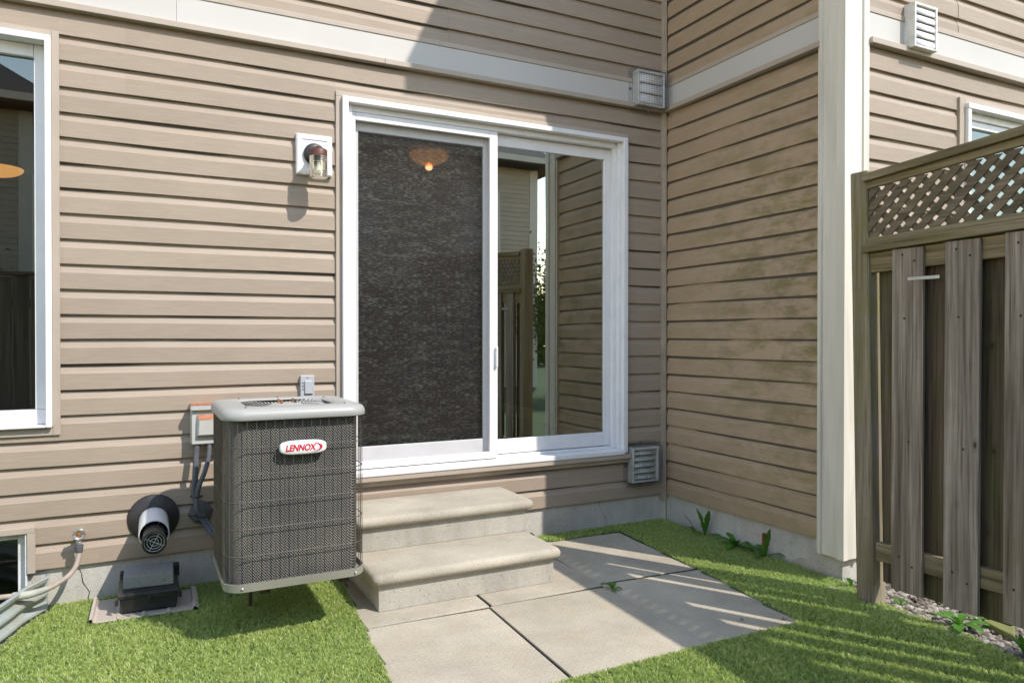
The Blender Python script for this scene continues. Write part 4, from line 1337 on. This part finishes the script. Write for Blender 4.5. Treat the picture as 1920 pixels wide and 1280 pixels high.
# ---- corrugated window well
ww = MB()
path = smooth_path([(x, y, 0) for x, y in WELL_PATH], 6)
rings = []
NZ = 40
for i, p in enumerate(path):
    tg = (path[min(i + 1, len(path) - 1)] - path[max(i - 1, 0)]).normalized()
    nr = Vector((-tg.y, tg.x, 0))
    ring = []
    for j in range(NZ + 1):
        z = -0.12 + 0.275 * j / NZ
        ph = z / 0.062 * 2 * math.pi
        o = 0.013 * max(-0.75, min(0.75, math.sin(ph))) / 0.75
        if j >= NZ - 1: o += 0.006
        # flattened flange where it is screwed to the wall
        fl_ = min(1.0, max(0.1, (i - 1) / 5))
        q = p + nr * (o * fl_)
        ring.append((q.x, q.y, z))
    rings.append(ring)
ww.loft(rings, False, False)
wwo = build('window_well', ww, 'well', None, 0, True)
wwo.modifiers.new('thickness', 'SOLIDIFY').thickness = 0.0015
tag(wwo, 'corrugated grey-green steel window well around the basement window', 'window well')

# ---- soffit panel, bait box, concrete block
so = thing('soffit_panel', 'beige perforated soffit panel lying on the ground under the black box', 'panel', (-3.08, -0.18, 0.0))
pr = []
W0, W1 = -3.300, -2.872
xs = [0, 0.012, 0.016, 0.024, 0.10, 0.105, 0.112, 0.118, 0.20, 0.205, 0.212, 0.218, 0.30, 0.305, 0.312, 0.318, 0.40, 0.405, 0.412, 0.428]
zs_ = [0.030, 0.031, 0.016, 0.012, 0.012, 0.017, 0.017, 0.012, 0.012, 0.017, 0.017, 0.012, 0.012, 0.017, 0.017, 0.012, 0.012, 0.026, 0.027, 0.018]
rings = [[(W0 + (y + 0.33) * 0.02 + x, y - 0.02 * x / 0.43, z) for x, z in zip(xs, zs_)] for y in (-0.325, -0.03)]
sp_ = build('panel_sheet', MB().loft(rings, False, False), 'soffit', so, 0)
sp_.modifiers.new('thickness', 'SOLIDIFY').thickness = 0.0015
hm = MB()
for (a, b) in ((0.026, 0.098), (0.122, 0.198), (0.222, 0.298), (0.322, 0.398)):
    nx = 7
    for i in range(nx):
        for j in range(17):
            x = W0 + a + 0.006 + (b - a - 0.012) * i / (nx - 1) + (0.003 if j % 2 else -0.003); y = -0.305 + 0.0165 * j
            r = 0.0021
            hm.quad((x - r, y - r, 0.0126), (x + r, y - r, 0.0126), (x + r, y + r, 0.0126), (x - r, y + r, 0.0126))
build('perforations', hm, 'hole', so)
tag(so.children[-1], kind='stuff')
bb = thing('bait_box', 'black plastic box with a lipped lid on the beige panel', 'box', (-3.07, -0.18, 0.018))
build('box_body', MB().loft([[(x0, y0, z), (x1, y0 - 0.012, z), (x1, y1 - 0.012, z), (x0, y1, z)] for x0, x1, y0, y1, z in ((-3.180, -2.962, -0.275, -0.062, 0.018), (-3.188, -2.954, -0.282, -0.058, 0.082))]), 'black', bb, 0.006)
build('box_lid', MB().loft([[(x0, y0, z), (x1, y0 - 0.012, z), (x1, y1 - 0.012, z), (x0, y1, z)] for x0, x1, y0, y1, z in
                            ((-3.194, -2.948, -0.288, -0.052, 0.0822), (-3.194, -2.948, -0.288, -0.052, 0.100), (-3.176, -2.966, -0.262, -0.062, 0.112))]), 'black', bb, 0.004)
bx('box_hinge', 'black', bb, -2.985, -2.940, -0.075, -0.040, 0.085, 0.150, 0.008)
bx('box_hinge', 'black', bb, -3.190, -3.160, -0.075, -0.040, 0.085, 0.140, 0.008)
for x in (-3.197, -3.07, -2.947):
    bx('latch_tab', 'black', bb, x - 0.007, x + 0.007, -0.298, -0.284, 0.060, 0.086, 0.002)
cb = MB()
cb.hexa([(-3.172, -0.250, 0.1125), (-2.972, -0.262, 0.1125), (-2.968, -0.085, 0.1125), (-3.168, -0.073, 0.1125), (-3.172, -0.250, 0.168), (-2.972, -0.262, 0.168), (-2.968, -0.085, 0.168), (-3.168, -0.073, 0.168)])
cbo = build('concrete_block', cb, 'cblock', None, 0.004)
tag(cbo, 'grey concrete block weighing down the black box lid', 'block')

# ================================================================== FENCE (side)
def fence_section(y_start, y_end, label):
    fe = thing('wooden_fence', label, 'fence', (-0.12, (y_start + y_end) / 2, 0.0))
    sl = lambda y, k: k * (-1.67 - y)          # members climb slightly towards the yard's far end

    def member(nm, mat, x0, x1, ya, yb, z0, z1, k, bev=0.004):
        P = [(x, y, z + sl(y, k)) for z in (z0, z1) for x, y in ((x0, yb), (x1, yb), (x1, ya), (x0, ya))]
        return build(nm, MB().hexa(P), mat, fe, bev)
    # posts
    for i, yp in enumerate((-1.672, -2.402, -4.25)):
        lean = (-0.015, 0.038) if i == 0 else (0, 0)
        ztp = 1.978 if i == 0 else 1.93
        x0, x1 = (-0.144, -0.055) if i == 0 else (-0.100, -0.012)
        P = [(x, y, -0.3) for x, y in ((x0, yp), (x1, yp), (x1, yp + 0.089), (x0, yp + 0.089))]
        P2 = [(x + lean[0], y + lean[1], ztp) for x, y, _ in P]
        o = build('post', MB().hexa(P + P2), 'post', fe, 0.007, 3)
    y0 = y_start
    member('rail', 'rail', -0.142, -0.104, y0, y_end, 0.210, 0.293, 0.035)
    member('rail', 'rail', -0.142, -0.104, y0 + 0.05, y_end, 1.512, 1.600, 0.03)
    member('lattice_rail', 'rail', -0.172, -0.096, y0 + 0.055, y_end, 1.603, 1.640, 0.034)
    member('lattice_rail', 'rail', -0.158, -0.136, y0 + 0.05, y_end, 1.6405, 1.668, 0.034)
    member('lattice_rail', 'rail', -0.158, -0.136, y0 + 0.05, y_end, 1.893, 1.926, 0.072)
    member('top_cap', 'rail', -0.178, -0.068, y0 + 0.052, y_end, 1.9265, 1.962, 0.072)
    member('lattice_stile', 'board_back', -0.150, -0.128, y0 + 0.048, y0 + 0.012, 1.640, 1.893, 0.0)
    # boards
    nail = MB()
    for zc, yo in ((1.575, 0.02), (1.545, -0.035), (0.265, 0.03), (0.235, -0.03), (1.30, 0.01), (0.77, -0.012)):
        nail.lathe([(0.0050, 0.0), (0.0050, 0.001)], (0, yo, zc), (-1, 0, 0), 7)
    nme = bpy.data.meshes.new('nail_heads')
    nme.from_pydata([tuple(v) for v in nail.v], [], nail.f); nme.materials.append(M['nail'])
    yb = -1.762
    i = 0
    while yb - 0.14 > y_end:
        w_ = 0.140 + random.uniform(-0.002, 0.002)
        tw = random.uniform(-0.004, 0.004); cu_ = random.uniform(0.0, 0.004)
        zt0, zb0 = 1.602 + sl(yb, 0.034) * 0.9 + random.uniform(-0.003, 0.002), 0.118 + random.uniform(-0.012, 0.012)
        rings = []
        for j in range(7):
            t_ = j / 6
            z = zb0 + (zt0 - zb0) * t_
            bow = cu_ * math.sin(math.pi * t_)
            rings.append([(-0.161 - bow, yb - w_ + tw * t_, z), (-0.143 - bow, yb - w_ + tw * t_, z), (-0.143 - bow, yb + tw * t_, z), (-0.161 - bow, yb + tw * t_, z)])
        b_ = build('board', MB().loft(rings), 'board', fe, 0.003)
        nh = bpy.data.objects.new('nail_heads', nme)
        COL.objects.link(nh); nh.parent = b_
        nh.location = (-0.1615 - cu_ * 0.0 - fe.location.x, yb - 0.07 - fe.location.y, 0)
        # board on the far side covering the gap
        ybb = -1.683 if i == 0 else yb + 0.146
        wb_ = 0.112 if i == 0 else 0.140
        rb = [[(-0.1035, ybb - wb_ - 0.004, z), (-0.085, ybb - wb_ - 0.004, z), (-0.085, ybb + (0.028 if i == 0 and z > 1 else 0), z), (-0.1035, ybb + (0.028 if i == 0 and z > 1 else 0), z)] for z in (0.110 + random.uniform(-0.01, 0.01), 1.600 + sl(yb, 0.03))]
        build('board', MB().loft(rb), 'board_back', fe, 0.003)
        yb -= 0.2345
        i += 1
    # lattice, two crossed layers
    zl0, zl1 = 1.655, 1.905
    p = 0.0715
    for layer, sg, xo in ((0, 1, -0.1535), (1, -1, -0.1475)):
        kx = 0
        yy_ = y_start + 0.38
        while yy_ > y_end - 0.35:
            # slat centre line passes (yy_, zl0) and leans by sg
            a = (yy_, zl0 + sl(yy_, 0.05) - 0.0)
            wd = 0.0156 * math.sqrt(2)
            za_, zb_ = zl0 + sl(yy_, 0.034), zl1 + sl(yy_, 0.072)
            hgt = zb_ - za_
            ya_, yb2 = (yy_, yy_ - hgt) if sg > 0 else (yy_ - hgt, yy_)
            poly = [(ya_ - wd, za_), (ya_ + wd, za_), (yb2 + wd, zb_), (yb2 - wd, zb_)]
            lo, hi = y_end, y_start + 0.030
            # clip to the panel
            def clipy(P, lim, keep_less):
                out = []
                for q in range(len(P)):
                    A, B = P[q], P[(q + 1) % len(P)]
                    ia = (A[0] <= lim) if keep_less else (A[0] >= lim)
                    ib = (B[0] <= lim) if keep_less else (B[0] >= lim)
                    if ia: out.append(A)
                    if ia != ib:
                        tt = (lim - A[0]) / (B[0] - A[0])
                        out.append((lim, A[1] + tt * (B[1] - A[1])))
                return out
            poly = clipy(poly, hi, True)
            if poly: poly = clipy(poly, lo, False)
            if len(poly) >= 3 and max(q[0] for q in poly) - min(q[0] for q in poly) > 0.012:
                mb = MB().loft([[(xo - 0.0028, y, z) for y, z in poly], [(xo + 0.0028, y, z) for y, z in poly]])
                build('lattice_slat', mb, 'lat', fe)
            yy_ -= p
    return fe


fence = fence_section(-1.673, -4.30, 'weathered grey board fence with a lattice top beside the neighbouring house corner')
lt = build('gate_latch', MB().box(-0.1645, -0.1620, -1.978, -1.838, 1.462, 1.476), 'latch', None, 0.001)
lt.data.transform(Matrix.Identity(4))
tag(lt, 'small white metal hook plate screwed to a fence board', 'latch')

# fence behind the photographer (seen only as a reflection)
rf_ = thing('wooden_fence', 'plain board fence closing the far side of the yard behind the lawn', 'fence', (-3.0, -4.6, 0.0))
x = -8.0
while x < -0.15:
    bx('board', 'board', rf_, x, x + 0.139, -4.60, -4.58, 0.03, 1.80 + random.uniform(-0.01, 0.01))
    x += 0.146
bx('rail', 'rail_x', rf_, -8.0, -0.15, -4.64, -4.601, 0.3, 0.39)
bx('rail', 'rail_x', rf_, -8.0, -0.15, -4.64, -4.601, 1.5, 1.59)
bx('top_cap', 'rail_x', rf_, -8.0, -0.15, -4.66, -4.55, 1.815, 1.85)
for x in (-8.0, -5.4, -2.8):
    bx('post', 'post', rf_, x, x + 0.09, -4.73, -4.641, 0.0, 1.82)

# mossy timber edging and a cut post end on the neighbour's side
tag(build('timber_edging', MB().hexa([(0.00, -2.19, -0.02), (0.13, -2.10, -0.02), (0.20, -1.98, -0.02), (0.06, -2.02, -0.02), (0.00, -2.19, 0.028), (0.13, -2.12, 0.030), (0.20, -1.98, 0.028), (0.06, -2.03, 0.027)]), 'edging', None, 0.006),
    'mossy green timber edging lying in the gravel', 'timber')
tag(build('stake', MB().box(-0.010, 0.006, -0.880, -0.866, -0.05, 0.125), 'rust', None, 0.001), 'short rusty metal stake in the turf by the algae-streaked wall', 'stake')

# ================================================================== WEEDS
def leaf_rings(base, az, length, width, lift, curl, teeth=4):
    mb = MB(); rg_ = []
    d = Vector((math.cos(az), math.sin(az), 0)); sdir = Vector((-math.sin(az), math.cos(az), 0))
    K = 14
    pos = Vector(base); pitch = lift
    for i in range(K + 1):
        t_ = i / K
        wv = width * (math.sin(math.pi * min(1, t_ * 0.93 + 0.05)) ** 0.8) * (0.35 + 0.75 * t_)
        if 0.15 < t_ < 0.95 and teeth:
            wv *= 0.72 + 0.4 * ((t_ * teeth) % 1.0)
        dirv = d * math.cos(pitch) + Vector((0, 0, 1)) * math.sin(pitch)
        nrm = -d * math.sin(pitch) + Vector((0, 0, 1)) * math.cos(pitch)
        rg_.append([pos - sdir * wv + nrm * wv * 0.25, pos, pos + sdir * wv + nrm * wv * 0.25])
        pos = pos + dirv * (length / K)
        pitch -= curl / K
    mb.loft(rg_, False, False)
    return mb


def weed(name, loc, label, leaves, cat='weed', group=None):
    w_ = thing(name, label, cat, loc, group)
    for (az, ln_, wd, lift, curl, te) in leaves:
        build('leaf', leaf_rings(loc, R_(az), ln_, wd * 1.9, R_(lift), R_(curl), te), 'weed', w_, 0, True)
    return w_


weed('dandelion_weed', (-0.03, -0.43, 0.005), 'tall toothed dandelion in the turf nearest the inner corner', [(100, 0.17, 0.012, 78, 25, 6), (245, 0.19, 0.013, 70, 10, 6), (170, 0.10, 0.012, 40, 50, 4), (60, 0.12, 0.010, 60, 60, 4), (200, 0.11, 0.012, 75, 20, 5), (280, 0.13, 0.013, 30, 50, 5)])
weed('dandelion_weed', (-0.03, -0.34, 0.005), 'single upright toothed leaf beside the tall dandelion', [(150, 0.13, 0.014, 70, 30, 5), (90, 0.07, 0.010, 45, 60, 3)])
weed('dandelion_weed', (-0.04, -0.70, 0.005), 'low broad-leaved weed in the turf beside the rusty stake', [(200, 0.12, 0.020, 45, 80, 4), (270, 0.14, 0.021, 40, 75, 4), (120, 0.13, 0.018, 48, 70, 4), (80, 0.12, 0.015, 55, 50, 4), (160, 0.08, 0.015, 62, 60, 4), (320, 0.10, 0.013, 45, 60, 4), (230, 0.10, 0.018, 66, 60, 4)])
weed('dandelion_weed', (-0.035, -0.92, 0.005), 'upright toothed weed growing right behind the rusty stake', [(260, 0.17, 0.014, 82, 10, 6), (110, 0.15, 0.018, 50, 85, 4), (190, 0.11, 0.016, 45, 70, 4), (300, 0.11, 0.014, 40, 60, 4), (80, 0.12, 0.014, 60, 80, 4)])
weed('dandelion_weed', (-1.070, -0.945, 0.0), 'small bright weed sprouting from the slab joint', [(150, 0.062, 0.009, 55, 60, 3), (250, 0.06, 0.009, 30, 40, 3), (40, 0.055, 0.008, 40, 50, 3), (320, 0.05, 0.008, 35, 60, 3), (200, 0.05, 0.008, 65, 40, 3), (90, 0.045, 0.007, 50, 40, 2)])
weed('dandelion_weed', (-1.03, -0.12, 0.0), 'bright blade-like leaf poking out beside the steps', [(110, 0.085, 0.010, 62, 30, 0), (300, 0.05, 0.008, 35, 40, 0), (200, 0.04, 0.006, 50, 40, 0)])
weed('dandelion_weed', (-0.02, -1.455, 0.0), 'thin pale weed at the foot of the house corner', [(200, 0.09, 0.010, 65, 40, 3), (280, 0.07, 0.009, 50, 60, 3), (120, 0.06, 0.008, 60, 30, 2)])
weed('dandelion_weed', (-0.03, -1.985, 0.0), 'leafy bright green weed at the gravel edge under the fence', [(150, 0.13, 0.017, 50, 60, 4), (210, 0.13, 0.017, 35, 60, 4), (260, 0.12, 0.016, 40, 70, 4), (310, 0.13, 0.016, 35, 60, 4), (80, 0.10, 0.014, 50, 60, 4), (20, 0.10, 0.014, 45, 60, 4), (180, 0.10, 0.015, 65, 60, 4)])
for (x, y, s, lab) in ((-0.02, -1.71, 0.6, 'tiny weed sprout in the gravel right beside the fence post'), (0.22, -1.76, 0.8, 'weed sprout in the gravel between the first two fence boards'),
                       (0.15, -1.83, 0.8, 'weed sprout in the open gravel below the first board gap'), (0.34, -1.72, 0.9, 'larger weed sprout in the gravel close to the neighbouring foundation'),
                       (0.10, -2.0, 0.8, 'weed sprout touching the near end of the timber edging'), (0.16, -2.02, 0.7, 'weed sprout beside the mossy timber edging'), (0.02, -1.9, 0.5, 'smallest weed sprout between the leafy weed and the post')):
    a = random.uniform(0, 360)
    weed('weed_sprout', (x, y, -0.002), lab, [(a + q * 75, 0.075 * s, 0.010 * s, 60 - 6 * q, 50, 3) for q in range(5)], 'weed', 'sprouts in the gravel')
weed('dandelion_weed', (-0.10, -2.28, 0.0), 'ragged yellowing weed under the last fence board', [(150, 0.10, 0.010, 70, 40, 5), (230, 0.11, 0.010, 55, 40, 5), (300, 0.10, 0.010, 60, 50, 4), (80, 0.09, 0.009, 70, 60, 4), (190, 0.12, 0.008, 75, 30, 4)])
for (x, y, az, lab) in ((-0.645, -1.600, 20, 'curled reddish dead leaf in the sunlit stripe on the slab'), (-0.800, -1.530, 70, 'flat brown dead leaf in the shade on the slab')):
    lf = MB()
    lf = leaf_rings((x, y, 0.004), R_(az), 0.030, 0.007, R_(25), R_(70), 0)
    tag(build('dead_leaf', lf, 'deadleaf', None, 0, True), lab, 'leaf')

# ================================================================== BEYOND THE YARD (seen in the glass)
def far_house(x0, x1, label, wins):
    rh = thing('rear_house', label, 'house', ((x0 + x1) / 2, -14.0, 0.0))
    bx('wall', 'farwall', rh, x0, x1, -19.0, -11.5, 0.0, 5.2)
    for zc in range(45):
        z = 0.2 + zc * 0.11
        build('siding_board', MB().hexa([(x0, -11.5, z), (x1, -11.5, z), (x1, -11.486, z), (x0, -11.486, z), (x0, -11.5, z + 0.105), (x1, -11.5, z + 0.105), (x1, -11.496, z + 0.105), (x0, -11.496, z + 0.105)]), 'farwall', rh)
    a0 = [(x0 - 0.5, -19.5, 5.2), (x1 + 0.5, -19.5, 5.2), (x1 + 0.5, -11.0, 5.2), (x0 - 0.5, -11.0, 5.2)]
    a1 = [(x, y, 5.36) for x, y, _ in a0]
    xm = (x0 + x1) / 2
    a2 = [(xm - 0.3, -15.5, 8.0), (xm + 0.3, -15.5, 8.0), (xm + 0.3, -15.0, 8.0), (xm - 0.3, -15.0, 8.0)]
    build('roof', MB().loft([a0, a1, a2]), 'roof', rh)
    bx('gutter', 'fascia', rh, x0 - 0.5, x1 + 0.5, -10.99, -10.90, 5.24, 5.37)
    bx('corner_trim', 'fascia', rh, x1 - 0.2, x1 + 0.012, -11.52, -11.475, 0.0, 5.2)
    for (wx, wz) in wins:
        w_ = bx('window', 'fascia', rh, wx - 0.55, wx + 0.55, -11.485, -11.44, wz, wz + 1.5)
        bx('pane', 'outlet', w_, wx - 0.45, wx + 0.45, -11.439, -11.43, wz + 0.1, wz + 1.4)


far_house(-0.6, 5.45, 'shaded two-storey house with a hip roof and one corner tree, reflected in the door', ((3.9, 3.1), (1.0, 3.1), (3.9, 0.6)))
far_house(-11.0, -4.8, 'shaded two-storey house with a hip roof, reflected in the left window', ((-6.0, 3.2), (-8.5, 3.2), (-6.0, 0.6)))


def tree(loc, h_, r_, label):
    t_ = thing('tree', label, 'tree', loc)
    x, y, z = loc
    mb = MB().tube([(x, y, 0), (x + 0.05, y, h_ * 0.4), (x, y + 0.05, h_ * 0.8)], [0.16, 0.12, 0.04], 10)
    for i in range(7):
        a = i * 0.9; zz = h_ * (0.35 + 0.07 * i)
        mb.tube([(x, y, zz), (x + math.cos(a) * r_ * 0.4, y + math.sin(a) * r_ * 0.4, zz + 0.5), (x + math.cos(a) * r_ * 0.75, y + math.sin(a) * r_ * 0.75, zz + 0.8)], [0.06, 0.04, 0.012], 6)
    build('trunk', mb, 'bark', t_, 0, True)
    cr = MB()
    cl = [(x + random.gauss(0, r_ * 0.45), y + random.gauss(0, r_ * 0.45), h_ * 0.68 + random.gauss(0, h_ * 0.15)) for _ in range(60)]
    for i in range(14000):
        c = random.choice(cl)
        p_ = Vector(c) + Vector((random.gauss(0, 0.28), random.gauss(0, 0.28), random.gauss(0, 0.22)))
        u = Vector((random.gauss(0, 1), random.gauss(0, 1), random.gauss(0, 0.6))).normalized() * 0.04
        v_ = u.orthogonal().normalized() * 0.02
        cr.quad(p_ - u, p_ - v_, p_ + u, p_ + v_)
    build('crown', cr, 'treeleaf', t_)


tree((5.0, -9.0, 0), 2.9, 0.8, 'leafy green tree beside the corner of the far house')
tree((-6.2, -7.4, 0), 2.7, 0.9, 'bushy green tree behind the plain board fence')


hg = MB()  # leaf bank added to cover the bright low sky mirrored in the glass
for i in range(16000):
    p_ = Vector((random.uniform(-24, 26), random.uniform(-24.5, -23), random.random() ** 0.7 * (2.6 + 0.5 * math.sin(i * 0.37))))
    u = Vector((random.gauss(0, 1), random.gauss(0, 1), random.gauss(0, 0.7))).normalized() * 0.26
    v_ = u.orthogonal().normalized() * 0.15
    hg.quad(p_ - u, p_ - v_, p_ + u, p_ + v_)
tag(build('hedge', hg, 'treeleaf'), 'long green hedge far behind the reflected houses', 'hedge')
